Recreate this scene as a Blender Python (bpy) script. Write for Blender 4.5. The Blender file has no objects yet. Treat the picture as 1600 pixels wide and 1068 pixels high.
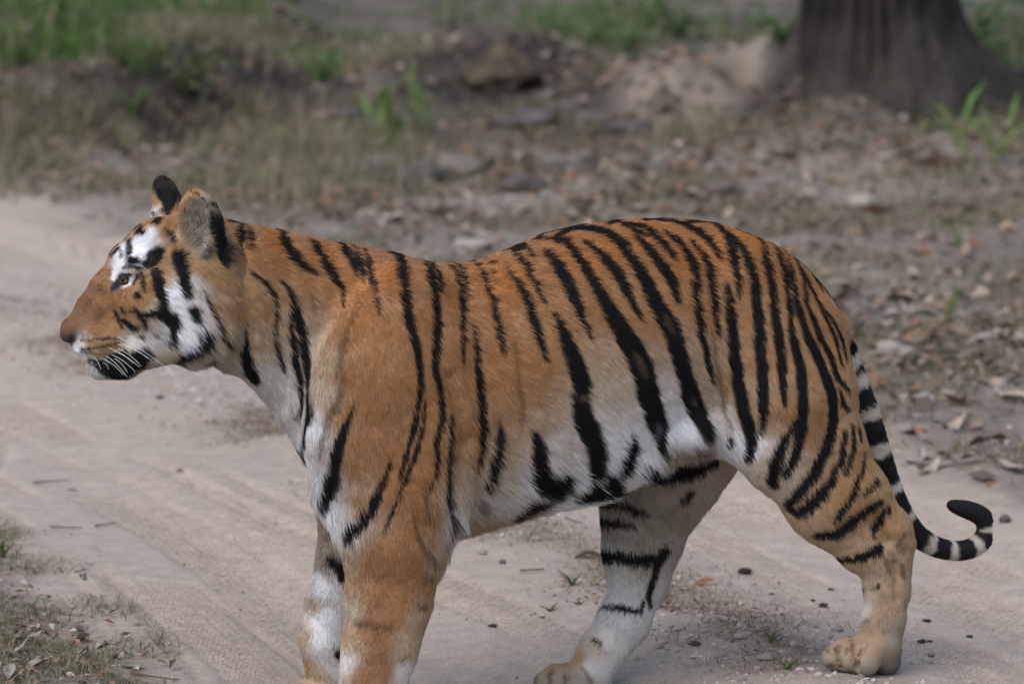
import bpy, math, random
import numpy as np
from mathutils import Vector, bvhtree

random.seed(7)
rng = np.random.default_rng(11)
scene = bpy.context.scene
col = scene.collection

# ------------------------------------------------------------------ camera, sky, sun, exposure
CAM_H = 2.2
PITCH = math.atan((534 + 440) / 7000)
FPX = 7000.0                       # focal length in photo pixels (photo is 1600 wide)
cam_data = bpy.data.cameras.new('camera')
cam = bpy.data.objects.new('camera', cam_data)
col.objects.link(cam)
cam.location = (0, 0, CAM_H)
cam.rotation_euler = (math.pi / 2 - PITCH, 0, 0)
cam_data.sensor_width = 36
cam_data.lens = 36 * FPX / 1600
cam_data.clip_start = 0.1
cam_data.clip_end = 2000
cam_data.dof.use_dof = True
cam_data.dof.focus_distance = 9.95
cam_data.dof.aperture_fstop = 4.0
scene.camera = cam

SUN_EL, SUN_AZ = math.radians(54), math.radians(-142)     # azimuth from +Y towards +X: behind the camera, to the left
world = bpy.data.worlds.new('World')
scene.world = world
world.use_nodes = True
wn = world.node_tree.nodes
wl = world.node_tree.links
sky = wn.new('ShaderNodeTexSky')
sky.sky_type = 'NISHITA'
sky.sun_disc = False
sky.sun_elevation = SUN_EL
sky.sun_rotation = SUN_AZ
sky.dust_density = 1.8
sky.air_density = 1.0
sky.ozone_density = 1.0
bg = wn['Background']
bg.inputs['Strength'].default_value = 0.14
wl.new(sky.outputs[0], bg.inputs['Color'])

sun_data = bpy.data.lights.new('sun', 'SUN')
sun_data.energy = 1.45
sun_data.angle = math.radians(60)
sun_data.color = (1.0, 0.955, 0.905)
sun = bpy.data.objects.new('sun', sun_data)
col.objects.link(sun)
sd = Vector((math.sin(SUN_AZ) * math.cos(SUN_EL), math.cos(SUN_AZ) * math.cos(SUN_EL), math.sin(SUN_EL)))
sun.rotation_euler = sd.to_track_quat('Z', 'Y').to_euler()

scene.view_settings.view_transform = 'Standard'
scene.view_settings.look = 'None'
scene.view_settings.gamma = 1.0
scene.view_settings.exposure = 0.42
scene.render.engine = 'CYCLES'
scene.cycles.use_denoising = True
scene.cycles.max_bounces = 6
scene.cycles.diffuse_bounces = 3
scene.cycles.glossy_bounces = 2
scene.cycles_curves.shape = 'THICK'
scene.cycles_curves.subdivisions = 1

# ------------------------------------------------------------------ helpers
C_FWD = np.array([0, math.cos(PITCH), -math.sin(PITCH)])
C_UP = np.array([0, math.sin(PITCH), math.cos(PITCH)])
C_O = np.array([0, 0, CAM_H])


def ray(px, py):
    d = C_FWD * FPX + np.array([1.0, 0, 0]) * (px - 800) + C_UP * (534 - py)
    return d / np.linalg.norm(d)


def on_ground(px, py, z=0.0):
    """the place on the ground that stands at this spot of the photograph"""
    d = ray(px, py)
    t = (z - CAM_H) / d[2]
    p = C_O + d * t
    return p[0], p[1]


def _hash(ix, iy, iz, seed):
    h = (ix.astype(np.int64) * 374761393 + iy.astype(np.int64) * 668265263 + iz.astype(np.int64) * 2147483647 + seed * 974711) & 0xFFFFFFFF
    h = ((h ^ (h >> 13)) * 1274126177) & 0xFFFFFFFF
    h = (h ^ (h >> 16)) & 0xFFFFFFFF
    return h.astype(np.float64) / 4294967295.0 * 2 - 1


def vnoise(x, y, z=0.0, seed=0):
    x, y = np.asarray(x, float), np.asarray(y, float)
    if np.isscalar(z) or np.ndim(z) == 0:                   # flat case: four corners are enough
        ix, iy = np.floor(x), np.floor(y)
        fx, fy = x - ix, y - iy
        fx, fy = fx * fx * (3 - 2 * fx), fy * fy * (3 - 2 * fy)
        iz = np.full_like(ix, math.floor(float(z)))
        a, b = _hash(ix, iy, iz, seed), _hash(ix + 1, iy, iz, seed)
        c, d = _hash(ix, iy + 1, iz, seed), _hash(ix + 1, iy + 1, iz, seed)
        return (a + (b - a) * fx) * (1 - fy) + (c + (d - c) * fx) * fy
    z = np.zeros_like(x) + z
    ix, iy, iz = np.floor(x), np.floor(y), np.floor(z)
    fx, fy, fz = x - ix, y - iy, z - iz
    fx, fy, fz = fx * fx * (3 - 2 * fx), fy * fy * (3 - 2 * fy), fz * fz * (3 - 2 * fz)
    r = 0
    for dx in (0, 1):
        wx = fx if dx else 1 - fx
        for dy in (0, 1):
            wy = fy if dy else 1 - fy
            for dz in (0, 1):
                wz = fz if dz else 1 - fz
                r = r + wx * wy * wz * _hash(ix + dx, iy + dy, iz + dz, seed)
    return r


def fbm(x, y, z=0.0, oct=4, seed=0):
    r, a, s = 0, 1.0, 1.0
    for o in range(oct):
        r = r + a * vnoise(np.asarray(x) * s, np.asarray(y) * s, np.asarray(z) * s, seed + o * 17)
        a *= 0.5
        s *= 2.03
    return r


def sstep(a, b, x):
    t = np.clip((x - a) / (b - a), 0, 1)
    return t * t * (3 - 2 * t)


def s2l(r, g, b):
    f = lambda c: (c / 255 / 12.92) if c / 255 <= 0.04045 else ((c / 255 + 0.055) / 1.055) ** 2.4
    return (f(r), f(g), f(b))


def mesh_np(name, verts, faces_flat, loop_tot, mat=None, parent=None, smooth=True, colors=None, cname='col'):
    """mesh object from numpy arrays; loop_tot: vertices per face (int or array)"""
    me = bpy.data.meshes.new(name)
    nv = len(verts)
    me.vertices.add(nv)
    me.vertices.foreach_set('co', np.asarray(verts, np.float32).ravel())
    ff = np.asarray(faces_flat, np.int32).ravel()
    if np.isscalar(loop_tot):
        nf = len(ff) // loop_tot
        tot = np.full(nf, loop_tot, np.int32)
    else:
        tot = np.asarray(loop_tot, np.int32)
        nf = len(tot)
    me.loops.add(len(ff))
    me.loops.foreach_set('vertex_index', ff)
    me.polygons.add(nf)
    st = np.concatenate([[0], np.cumsum(tot)[:-1]]).astype(np.int32)
    me.polygons.foreach_set('loop_start', st)
    if smooth:
        me.polygons.foreach_set('use_smooth', np.ones(nf, bool))
    me.update(calc_edges=True)
    me.validate()
    if colors is not None:
        a = me.color_attributes.new(cname, 'FLOAT_COLOR', 'POINT')
        c = np.ones((nv, 4), np.float32)
        c[:, :3] = colors
        a.data.foreach_set('color', c.ravel())
    o = bpy.data.objects.new(name, me)
    col.objects.link(o)
    if mat:
        me.materials.append(mat)
    if parent:
        o.parent = parent
    return o


def tag(o, label=None, cat=None, group=None, kind=None):
    if label: o['label'] = label
    if cat: o['category'] = cat
    if group: o['group'] = group
    if kind: o['kind'] = kind
    return o


def empty(name, loc):
    e = bpy.data.objects.new(name, None)
    e.empty_display_size = 0.1
    e.location = loc
    col.objects.link(e)
    return e


def new_mat(name, rough=0.85, spec=0.2):
    m = bpy.data.materials.new(name)
    m.use_nodes = True
    b = m.node_tree.nodes['Principled BSDF']
    b.inputs['Roughness'].default_value = rough
    b.inputs['Specular IOR Level'].default_value = spec
    return m, m.node_tree.nodes, m.node_tree.links, b


def attr_mat(name, attr='col', rough=0.85, spec=0.2, noise_scale=None, noise_amt=0.3, bump=None, trans=0.0):
    m, n, l, b = new_mat(name, rough, spec)
    a = n.new('ShaderNodeAttribute')
    a.attribute_name = attr
    out = a.outputs['Color']
    if noise_scale:
        tc = n.new('ShaderNodeTexCoord')
        nz = n.new('ShaderNodeTexNoise')
        nz.inputs['Scale'].default_value = noise_scale
        nz.inputs['Detail'].default_value = 6
        l.new(tc.outputs['Object'], nz.inputs['Vector'])
        mr = n.new('ShaderNodeMapRange')
        mr.inputs[1].default_value = 0.3
        mr.inputs[2].default_value = 0.7
        mr.inputs[3].default_value = 1 - noise_amt
        mr.inputs[4].default_value = 1 + noise_amt
        l.new(nz.outputs[0], mr.inputs[0])
        mx = n.new('ShaderNodeVectorMath')
        mx.operation = 'SCALE'
        l.new(out, mx.inputs[0])
        l.new(mr.outputs[0], mx.inputs['Scale'])
        out = mx.outputs[0]
        if bump:
            bp = n.new('ShaderNodeBump')
            bp.inputs['Distance'].default_value = bump
            l.new(nz.outputs[0], bp.inputs['Height'])
            l.new(bp.outputs[0], b.inputs['Normal'])
    l.new(out, b.inputs['Base Color'])
    if trans:
        t = n.new('ShaderNodeBsdfTranslucent')
        l.new(out, t.inputs['Color'])
        ms = n.new('ShaderNodeMixShader')
        ms.inputs[0].default_value = trans
        l.new(b.outputs[0], ms.inputs[1])
        l.new(t.outputs[0], ms.inputs[2])
        l.new(ms.outputs[0], n['Material Output'].inputs['Surface'])
    return m


def plain_mat(name, c, rough=0.8, spec=0.2, noise_scale=None, c2=None, bump=None):
    m, n, l, b = new_mat(name, rough, spec)
    b.inputs['Base Color'].default_value = (*c, 1)
    if noise_scale:
        tc = n.new('ShaderNodeTexCoord')
        oi = n.new('ShaderNodeObjectInfo')
        ad = n.new('ShaderNodeVectorMath')
        ad.operation = 'ADD'
        l.new(tc.outputs['Object'], ad.inputs[0])
        l.new(oi.outputs['Random'], ad.inputs[1])
        nz = n.new('ShaderNodeTexNoise')
        nz.inputs['Scale'].default_value = noise_scale
        nz.inputs['Detail'].default_value = 7
        nz.inputs['Roughness'].default_value = 0.65
        l.new(ad.outputs[0], nz.inputs['Vector'])
        cr = n.new('ShaderNodeValToRGB')
        cr.color_ramp.elements[0].position = 0.35
        cr.color_ramp.elements[1].position = 0.68
        cr.color_ramp.elements[0].color = (*c, 1)
        cr.color_ramp.elements[1].color = (*(c2 or c), 1)
        l.new(nz.outputs[0], cr.inputs[0])
        l.new(cr.outputs[0], b.inputs['Base Color'])
        if bump:
            bp = n.new('ShaderNodeBump')
            bp.inputs['Distance'].default_value = bump
            l.new(nz.outputs[0], bp.inputs['Height'])
            l.new(bp.outputs[0], b.inputs['Normal'])
    return m

# ------------------------------------------------------------------ the tiger's own frame
YAW = math.radians(20)
T_C = np.array([0, 10.0, 0])
T_BACK = np.array([math.cos(YAW), math.sin(YAW), 0])      # from head to tail
T_SIDE = np.array([math.sin(YAW), -math.cos(YAW), 0])     # towards the flank that is in view
BEND = math.tan(math.radians(17))


def bend(u):
    """the neck turns: sideways offset of the middle plane at body station u"""
    x = (-0.56 - u) / 0.08
    return -BEND * 0.08 * np.logaddexp(0, x)


def P(px, py, lat=0.0):
    """body coordinates (u, v, w) of a point seen at (px, py) that lies lat (in 1/700 m) beside the middle plane"""
    d = ray(px, py)
    v = lat / 700.0
    target = v
    for _ in range(6):
        t = (target - (C_O - T_C) @ T_SIDE) / (d @ T_SIDE)
        p = C_O + d * t - T_C
        u = p @ T_BACK
        target = v + float(bend(u))
    return np.array([u, v, p[2]])


def to_world(q):
    q = np.asarray(q)
    v = q[..., 1] + bend(q[..., 0])
    return T_C + q[..., 0:1] * T_BACK + v[..., None] * T_SIDE + q[..., 2:3] * np.array([0, 0, 1.0])


def to_body(p):
    p = np.asarray(p) - T_C
    u = p @ T_BACK
    return np.stack([u, p @ T_SIDE - bend(u), p[..., 2]], -1)



# ================================================================== ground, track, banks
TD = np.array([0.46, -0.887])          # the way the track runs (towards the camera, to the right)
TN = np.array([0.888, 0.460])          # across it
S_NEAR, S_FAR, S_MID = 4.30, 6.88, 5.60


def track_s(x, y):
    return x * TN[0] + y * TN[1] + 0.10 * np.sin(y * 0.33 + 0.4) + 0.37 - 0.11 * np.clip(y - 10.4, -4, 14)


def gauss(d, w):
    return np.exp(-(d / w) ** 2)


TREE_XY = (1.88, 23.3)


def base_height(x, y):
    x, y = np.asarray(x, float), np.asarray(y, float)
    s = track_s(x, y)
    h = 0.016 * fbm(x * 0.8, y * 0.8, 0, 3, 1)
    h = h - 0.030 * gauss(s - (S_MID - 0.74), 0.30) - 0.030 * gauss(s - (S_MID + 0.74), 0.30)
    med = gauss(s - S_MID + 0.08 * vnoise(x * 1.7, y * 1.7, 0, 3), 0.22)
    h = h + 0.022 * med * (1 + 0.8 * vnoise(x * 4, y * 4, 0, 4))
    verge = sstep(S_FAR - 0.15, S_FAR + 0.5, s + 0.15 * vnoise(x * 1.3, y * 1.3, 0, 5))
    near_v = 1 - sstep(S_NEAR - 0.45, S_NEAR + 0.08, s + 0.1 * vnoise(x * 2, y * 2, 0, 6))
    off = np.maximum(verge, near_v)
    h = h + 0.035 * off + 0.022 * off * fbm(x * 3.1, y * 3.1, 0, 4, 7)
    far = sstep(17, 21, y)
    h = h + far * (0.035 * fbm(x * 1.3, y * 1.3, 0, 4, 8) + 0.03 * sstep(22.5, 23.5, y) * fbm(x * 5, y * 5, 0, 4, 18))
    # eroded banks beyond the verge
    wob = 0.55 * fbm(x * 0.9, y * 0.3, 0, 3, 9)
    left = sstep(22.7, 24.5, y + wob * 1.1 - 0.5 * np.maximum(x + 2.2, 0)) * (1 - sstep(-1.9, -0.4, x)) * 0.40
    mid = sstep(23.0, 24.4, y + wob * 1.3) * 0.19
    mound = 0.50 * gauss(np.minimum(y - 23.9 - 0.25 * (1.6 - x), 0) * 0.62 + np.maximum(y - 23.9 - 0.25 * (1.6 - x), 0), 0.75) * sstep(0.4, 1.55, x) * (1 - sstep(1.7, 2.5, x) * 0.8) * (1 + 0.4 * fbm(x * 2.4, y * 2.4, 0, 4, 12))
    clod = 0.20 * gauss(np.hypot(x - 0.71, y - 23.9), 0.26)
    hollow = -0.17 * gauss(np.hypot((x - 0.95) * 0.6, y - 25.3), 0.35)
    h = h + np.maximum(np.maximum(left, mid), mound) + clod + hollow
    # low hillock of dark earth
    h = h + 0.16 * gauss(np.hypot(x + 0.05, (y - 25.9) * 0.7), 0.5) * (1 + 0.5 * fbm(x * 4, y * 4, 0, 3, 14))
    h = h + 0.25 * sstep(30, 60, y) * fbm(x * 0.12, y * 0.12, 0, 3, 15) + sstep(28, 120, np.hypot(x, y)) * 1.2
    return h


PAWS = [(1345, 1056, 105), (885, 1092, -95), (540, 1134, 118), (486, 1118, -110)]
PAW_W = np.array([to_world(P(*p)) for p in PAWS])
_d = np.hypot(PAW_W[:, None, 0] - PAW_W[None, :, 0], PAW_W[:, None, 1] - PAW_W[None, :, 1])
PAW_C = np.linalg.solve(np.exp(-(_d / 0.33) ** 2), PAW_W[:, 2] + 0.006 - base_height(PAW_W[:, 0], PAW_W[:, 1]))


def tread(x, y):
    """tyre prints pressed into the sand"""
    s = track_s(x, y)
    along = x * TD[0] + y * TD[1]
    h = np.zeros_like(s)
    for k, (c, wd, per, skew, bendk) in enumerate([(4.55, .10, .040, 1.4, .02), (4.80, .11, .043, -1.2, .05), (5.02, .10, .038, 1.0, -.04), (5.22, .07, .04, 0.8, .06), (6.05, .10, .041, 1.3, .03), (6.32, .11, .039, -1.1, -.05), (6.58, .10, .043, 1.2, .04), (6.82, .08, .04, -1.0, .02), (4.36, .06, .045, .9, .08)]):
        q = s - c - bendk * np.sin(along * 1.1 + k * 1.7) - 0.02 * vnoise(along * 2.5, along * 0 + k, 0, 40 + k)
        band = np.clip(1.2 - np.abs(q) / wd, 0, 0.35) / 0.35
        keep = sstep(-0.6, 0.3, fbm(x * 1.7 + k * 9, y * 1.7, 0, 2, 50 + k))
        lug = np.sin(2 * np.pi * (along + skew * np.abs(q)) / per)
        lug2 = np.sign(np.sin(2 * np.pi * q / 0.034)) * 0.35
        edge = gauss(np.abs(q) - wd, 0.012)
        h = h + band * keep * (-0.005 + 0.003 - 0.0125 * np.clip((lug - 0.2) * 3, 0, 1) + 0.0018 * lug2) - 0.0045 * edge * keep
    # a bend of older ruts at the left
    for r0 in (2.05, 2.22, 2.34, 2.5, 2.62):
        rr = np.hypot(x + 4.15, (y - 12.9) * 0.62)
        h = h - 0.010 * gauss(rr - r0 - 0.012 * vnoise(y * 3, x * 3, 0, 61), 0.022) * sstep(11.4, 12.2, y) * (1 - sstep(13.4, 14.6, y))
    return h


def height(x, y):
    x, y = np.asarray(x, float), np.asarray(y, float)
    h = base_height(x, y)
    for p, c in zip(PAW_W, PAW_C):
        h = h + c * np.exp(-(np.hypot(x - p[0], y - p[1]) / 0.33) ** 2)
    return h


def zones(x, y):
    """0..1 weights: bare sand of the track, loose litter ground, dark bank soil, pale mound earth"""
    s = track_s(x, y)
    wob = 0.16 * fbm(x * 1.6, y * 1.6, 0, 4, 20)
    sand = sstep(S_NEAR - 0.1, S_NEAR + 0.12, s + wob * 0.8) * (1 - sstep(S_FAR - 0.2, S_FAR + 0.25, s + wob * 1.6))
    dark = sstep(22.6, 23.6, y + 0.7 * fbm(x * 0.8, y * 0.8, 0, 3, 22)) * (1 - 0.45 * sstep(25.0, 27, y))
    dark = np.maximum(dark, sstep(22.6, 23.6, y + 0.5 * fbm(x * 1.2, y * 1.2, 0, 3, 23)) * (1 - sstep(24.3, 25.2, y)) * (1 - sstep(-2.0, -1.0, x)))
    pale = gauss(y - 23.9, 1.5) * sstep(0.35, 0.9, x) * (1 - sstep(1.2, 1.75, x + 0.45 * (24.0 - y)))
    return sand, dark, np.clip(pale * 1.2, 0, 1)


def far_axis(fine, lo, hi, end, first, grow):
    a = list(np.arange(lo, hi, fine))
    st_ = first
    while a[-1] < end:
        a.append(a[-1] + st_)
        st_ *= grow
    return a


ys = far_axis(0.009, 9.6, 13.0, 27.5, 0.010, 1.0042)
ys = ys + far_axis(0.09, ys[-1] + 0.09, ys[-1] + 0.2, 900, 0.1, 1.06)
ys = [-40, -10, 0, 4, 7, 8.4, 9.1, 9.4] + ys
xr = far_axis(0.012, 0.0, 1.75, 4.5, 0.013, 1.02)
xr = xr + far_axis(0.1, xr[-1] + 0.1, xr[-1] + 0.2, 700, 0.12, 1.12)
xs = [-v for v in xr[:0:-1]] + xr
X, Y = np.meshgrid(np.array(xs), np.array(ys))
xf, yf = X.ravel(), Y.ravel()
near = (yf > 9) & (yf < 20) & (np.abs(xf) < 4)
zf = height(xf, yf)
sand, dark, pale = zones(xf, yf)
sm = sstep(S_NEAR, S_NEAR + 0.15, track_s(xf, yf)) * (1 - sstep(S_FAR - 0.25, S_FAR, track_s(xf, yf))) * (1 - 0.8 * gauss(track_s(xf, yf) - S_MID, 0.2))
i_ = np.nonzero(near)[0]
zf[i_] += tread(xf[i_], yf[i_]) * sm[i_]
rough = np.zeros_like(zf)
rough[i_] = fbm(xf[i_] * 22, yf[i_] * 22, 0, 3, 24)
zf += rough * (0.0022 * sand + 0.007 * (1 - sand))
c_sand = np.array((0.47, 0.383, 0.313))
c_soil = np.array((0.235, 0.198, 0.162))
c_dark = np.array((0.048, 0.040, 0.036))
c_pale = np.array((0.25, 0.205, 0.163))
med = gauss(track_s(xf, yf) - S_MID + 0.1 * fbm(xf * 2, yf * 2, 0, 3, 25), 0.2)
gc = c_soil[None] * (1 + 0.22 * fbm(xf * 2.2, yf * 2.2, 0, 4, 26))[:, None]
gc = gc * (1 - sand[:, None]) + (c_sand[None] * (1 - 0.12 * med[:, None]) * (1 + 0.05 * fbm(xf * 1.1, yf * 1.1, 0, 3, 27))[:, None]) * sand[:, None]
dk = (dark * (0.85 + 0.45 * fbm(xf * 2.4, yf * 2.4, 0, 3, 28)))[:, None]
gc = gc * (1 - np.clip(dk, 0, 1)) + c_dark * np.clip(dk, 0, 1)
gc = gc * (1 - pale[:, None]) + c_pale * (1 + 0.2 * fbm(xf * 3, yf * 3, 0, 3, 29))[:, None] * pale[:, None]
gc = np.clip(gc, 0.02, 0.8)
nxn, nyn = len(xs), len(ys)
ii = (np.arange(nyn - 1)[:, None] * nxn + np.arange(nxn - 1)[None]).ravel()
gq = np.stack([ii, ii + 1, ii + nxn + 1, ii + nxn], 1)

gm, gn, gl, gb = new_mat('track_and_forest_floor', 0.95, 0.1)
ga = gn.new('ShaderNodeAttribute')
ga.attribute_name = 'col'
gt = gn.new('ShaderNodeTexCoord')
n1 = gn.new('ShaderNodeTexNoise')
n1.inputs['Scale'].default_value = 160
n1.inputs['Detail'].default_value = 5
n1.inputs['Roughness'].default_value = 0.7
n2 = gn.new('ShaderNodeTexNoise')
n2.inputs['Scale'].default_value = 14
n2.inputs['Detail'].default_value = 6
n2.inputs['Roughness'].default_value = 0.65
gl.new(gt.outputs['Object'], n1.inputs['Vector'])
gl.new(gt.outputs['Object'], n2.inputs['Vector'])
mr1 = gn.new('ShaderNodeMapRange')
for k_, v_ in zip((1, 2, 3, 4), (0.3, 0.7, 0.72, 1.24)):
    mr1.inputs[k_].default_value = v_
mr2 = gn.new('ShaderNodeMapRange')
for k_, v_ in zip((1, 2, 3, 4), (0.3, 0.7, 0.86, 1.13)):
    mr2.inputs[k_].default_value = v_
gl.new(n1.outputs[0], mr1.inputs[0])
gl.new(n2.outputs[0], mr2.inputs[0])
mm = gn.new('ShaderNodeMath')
mm.operation = 'MULTIPLY'
gl.new(mr1.outputs[0], mm.inputs[0])
gl.new(mr2.outputs[0], mm.inputs[1])
vs_ = gn.new('ShaderNodeVectorMath')
vs_.operation = 'SCALE'
gl.new(ga.outputs['Color'], vs_.inputs[0])
gl.new(mm.outputs[0], vs_.inputs['Scale'])
gl.new(vs_.outputs[0], gb.inputs['Base Color'])
bp_ = gn.new('ShaderNodeBump')
bp_.inputs['Distance'].default_value = 0.006
bp_.inputs['Strength'].default_value = 0.8
gl.new(n1.outputs[0], bp_.inputs['Height'])
gl.new(bp_.outputs[0], gb.inputs['Normal'])
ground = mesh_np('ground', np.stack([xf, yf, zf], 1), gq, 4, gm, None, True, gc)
tag(ground, 'sandy vehicle track with tyre prints and littered forest floor beyond it', kind='structure')


def gz(x, y):
    return float(height(np.array([x]), np.array([y]))[0])


def place(px, py):
    """world point on the real ground seen at a spot of the photograph"""
    d_ = ray(px, py)
    t = np.concatenate([np.arange(9, 40, 0.25), np.arange(40, 90, 1.0)])
    for _ in range(3):
        p = C_O + d_ * t[:, None]
        under = p[:, 2] < height(p[:, 0], p[:, 1])
        k = int(under.argmax()) if under.any() else len(t) - 1
        t = np.linspace(t[max(k - 1, 0)], t[k], 16)
    p = C_O + d_ * t[-1]
    return np.array([p[0], p[1], gz(p[0], p[1])])


# ================================================================== the big tree
bark = plain_mat('bark', (0.012, 0.010, 0.010), 0.95, 0.1, 9, (0.08, 0.068, 0.064), 0.08)
_mp = bark.node_tree.nodes.new('ShaderNodeMapping')
_mp.inputs['Scale'].default_value = (1.6, 1.6, 0.28)
_nz = next(n_ for n_ in bark.node_tree.nodes if n_.type == 'TEX_NOISE')
_src = _nz.inputs['Vector'].links[0].from_socket
bark.node_tree.links.new(_src, _mp.inputs['Vector'])
bark.node_tree.links.new(_mp.outputs[0], _nz.inputs['Vector'])
# dust splashed up over the foot of the trunk
_n, _l = bark.node_tree.nodes, bark.node_tree.links
_tc = _n.new('ShaderNodeTexCoord')
_sx = _n.new('ShaderNodeSeparateXYZ')
_l.new(_tc.outputs['Object'], _sx.inputs[0])
_n2 = _n.new('ShaderNodeTexNoise')
_n2.inputs['Scale'].default_value = 3.5
_n2.inputs['Detail'].default_value = 5
_l.new(_tc.outputs['Object'], _n2.inputs['Vector'])
_ma = _n.new('ShaderNodeMath')
_ma.operation = 'MULTIPLY_ADD'
_ma.inputs[1].default_value = -0.9
_l.new(_n2.outputs[0], _ma.inputs[0])
_l.new(_sx.outputs[2], _ma.inputs[2])
_mr = _n.new('ShaderNodeMapRange')
for _k, _v in zip((1, 2, 3, 4), (-0.62, -0.12, 0.75, 0.0)):
    _mr.inputs[_k].default_value = _v
_l.new(_ma.outputs[0], _mr.inputs[0])
_mx = _n.new('ShaderNodeMix')
_mx.data_type = 'RGBA'
_l.new(_mr.outputs[0], _mx.inputs['Factor'])
_cr = next(n_ for n_ in _n if n_.type == 'VALTORGB')
_l.new(_cr.outputs[0], _mx.inputs[6])
_mx.inputs[7].default_value = (0.11, 0.095, 0.082, 1)
_l.new(_mx.outputs[2], _n['Principled BSDF'].inputs['Base Color'])
tx, ty = TREE_XY
tz = gz(tx, ty) - 0.06
TREE = empty('forest_tree', (tx, ty, tz))
tag(TREE, 'large dark tree trunk with flared base standing behind the tiger at upper right', 'tree')
vs, fs = [], []
NS, zs = 144, [-0.35, -0.2, -0.05, 0.05, 0.12, 0.2, 0.3, 0.42, 0.56, 0.72, 0.9, 1.1, 1.4, 1.8, 2.3, 3, 4, 5, 6.2]
for z in zs:
    for j in range(NS):
        a = 2 * math.pi * j / NS
        fl = math.exp(-max(z + 0.05, 0) / 0.23)
        lob = 0.5 + 0.5 * math.sin(a * 5 + 0.8) * (0.75 + 0.25 * math.sin(a * 3 + 2))
        r = 0.325 * (1 - 0.03 * z) + fl * (0.20 + 0.30 * lob ** 1.3) * (0.55 + 0.45 * math.cos(a))
        r += 0.018 * float(vnoise(a * 3.2, z * 1.5, 0, 70)) + 0.06 * abs(float(vnoise(math.cos(a) * 6, math.sin(a) * 6, z * 0.7, 71))) + 0.035 * abs(float(vnoise(math.cos(a) * 15, math.sin(a) * 15, z * 1.6, 72))) 
        vs.append((r * math.cos(a) + 0.012 * z * z * 0.3, r * math.sin(a), z))
for i in range(len(zs) - 1):
    for j in range(NS):
        fs.append((i * NS + j, i * NS + (j + 1) % NS, (i + 1) * NS + (j + 1) % NS, (i + 1) * NS + j))
mesh_np('trunk', vs, fs, 4, bark, TREE)


def limb(name, pts, r0, r1, parent, mat, ns=10):
    pts = np.asarray(pts, float)
    vs, fs = [], []
    for i, p in enumerate(pts):
        t = pts[min(i + 1, len(pts) - 1)] - pts[max(i - 1, 0)]
        t /= np.linalg.norm(t)
        a = np.cross(t, (0.31, 0.22, 0.92)); a /= np.linalg.norm(a)
        b = np.cross(t, a)
        r = r0 + (r1 - r0) * (i / (len(pts) - 1)) ** 0.8
        for j in range(ns):
            an = 2 * math.pi * j / ns
            vs.append(p + r * (1 + 0.12 * math.sin(j * 2.1 + i)) * (math.cos(an) * a + math.sin(an) * b))
    for i in range(len(pts) - 1):
        for j in range(ns):
            fs.append((i * ns + j, i * ns + (j + 1) % ns, (i + 1) * ns + (j + 1) % ns, (i + 1) * ns + j))
    return mesh_np(name, vs, fs, 4, mat, parent)


tops = []
for k in range(7):
    a = k * 0.9 + 0.3
    L = 2.2 + 0.5 * (k % 3)
    pts = [(0.13, 0, 4.6 + 0.2 * k), (0.13 + math.cos(a) * L * 0.4, math.sin(a) * L * 0.4, 5.3 + 0.25 * k), (0.13 + math.cos(a) * L, math.sin(a) * L, 6.2 + 0.3 * k)]
    limb('limb', pts, 0.13, 0.03, TREE, bark)
    tops.append(pts[-1])
    tops.append(pts[1])
lv, lf, lc = [], [], []
for k in range(2600):
    t = tops[k % len(tops)]
    c = np.array(t) + rng.normal(size=3) * np.array((0.7, 0.7, 0.5)) + np.array((0, 0, 0.4))
    a, b = rng.normal(size=3), rng.normal(size=3)
    a /= np.linalg.norm(a); b = np.cross(a, b); b /= np.linalg.norm(b)
    i = len(lv)
    lv += [c - a * .12, c + b * .05, c + a * .12, c - b * .05]
    lf.append((i, i + 1, i + 2, i + 3))
    lc.append(rng.uniform(0.6, 1.3))
leaf_c = np.repeat(np.array(lc), 4)[:, None] * np.array((0.05, 0.09, 0.025))
crown_m = attr_mat('tree_leaves', rough=0.6, spec=0.3, trans=0.3)
tag(mesh_np('crown', lv, lf, 4, crown_m, TREE, False, leaf_c), kind='stuff')
# surface roots spreading from the flare
for a, L, r in ((5.7, 0.75, 0.08), (0.2, 0.9, 0.08)):
    pts = []
    for k in range(7):
        t = k / 6
        x_, y_ = math.cos(a + 0.25 * math.sin(3 * t)) * (0.4 + L * t), math.sin(a + 0.25 * math.sin(3 * t)) * (0.4 + L * t)
        pts.append((x_, y_, gz(tx + x_, ty + y_) - tz + 0.06 * (1 - t) - 0.05 * t))
    limb('root', pts, r, 0.025, TREE, bark)

# ================================================================== grass and litter that nobody could count
blade_m = attr_mat('grass_blades', rough=0.75, spec=0.2, trans=0.25)


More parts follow.
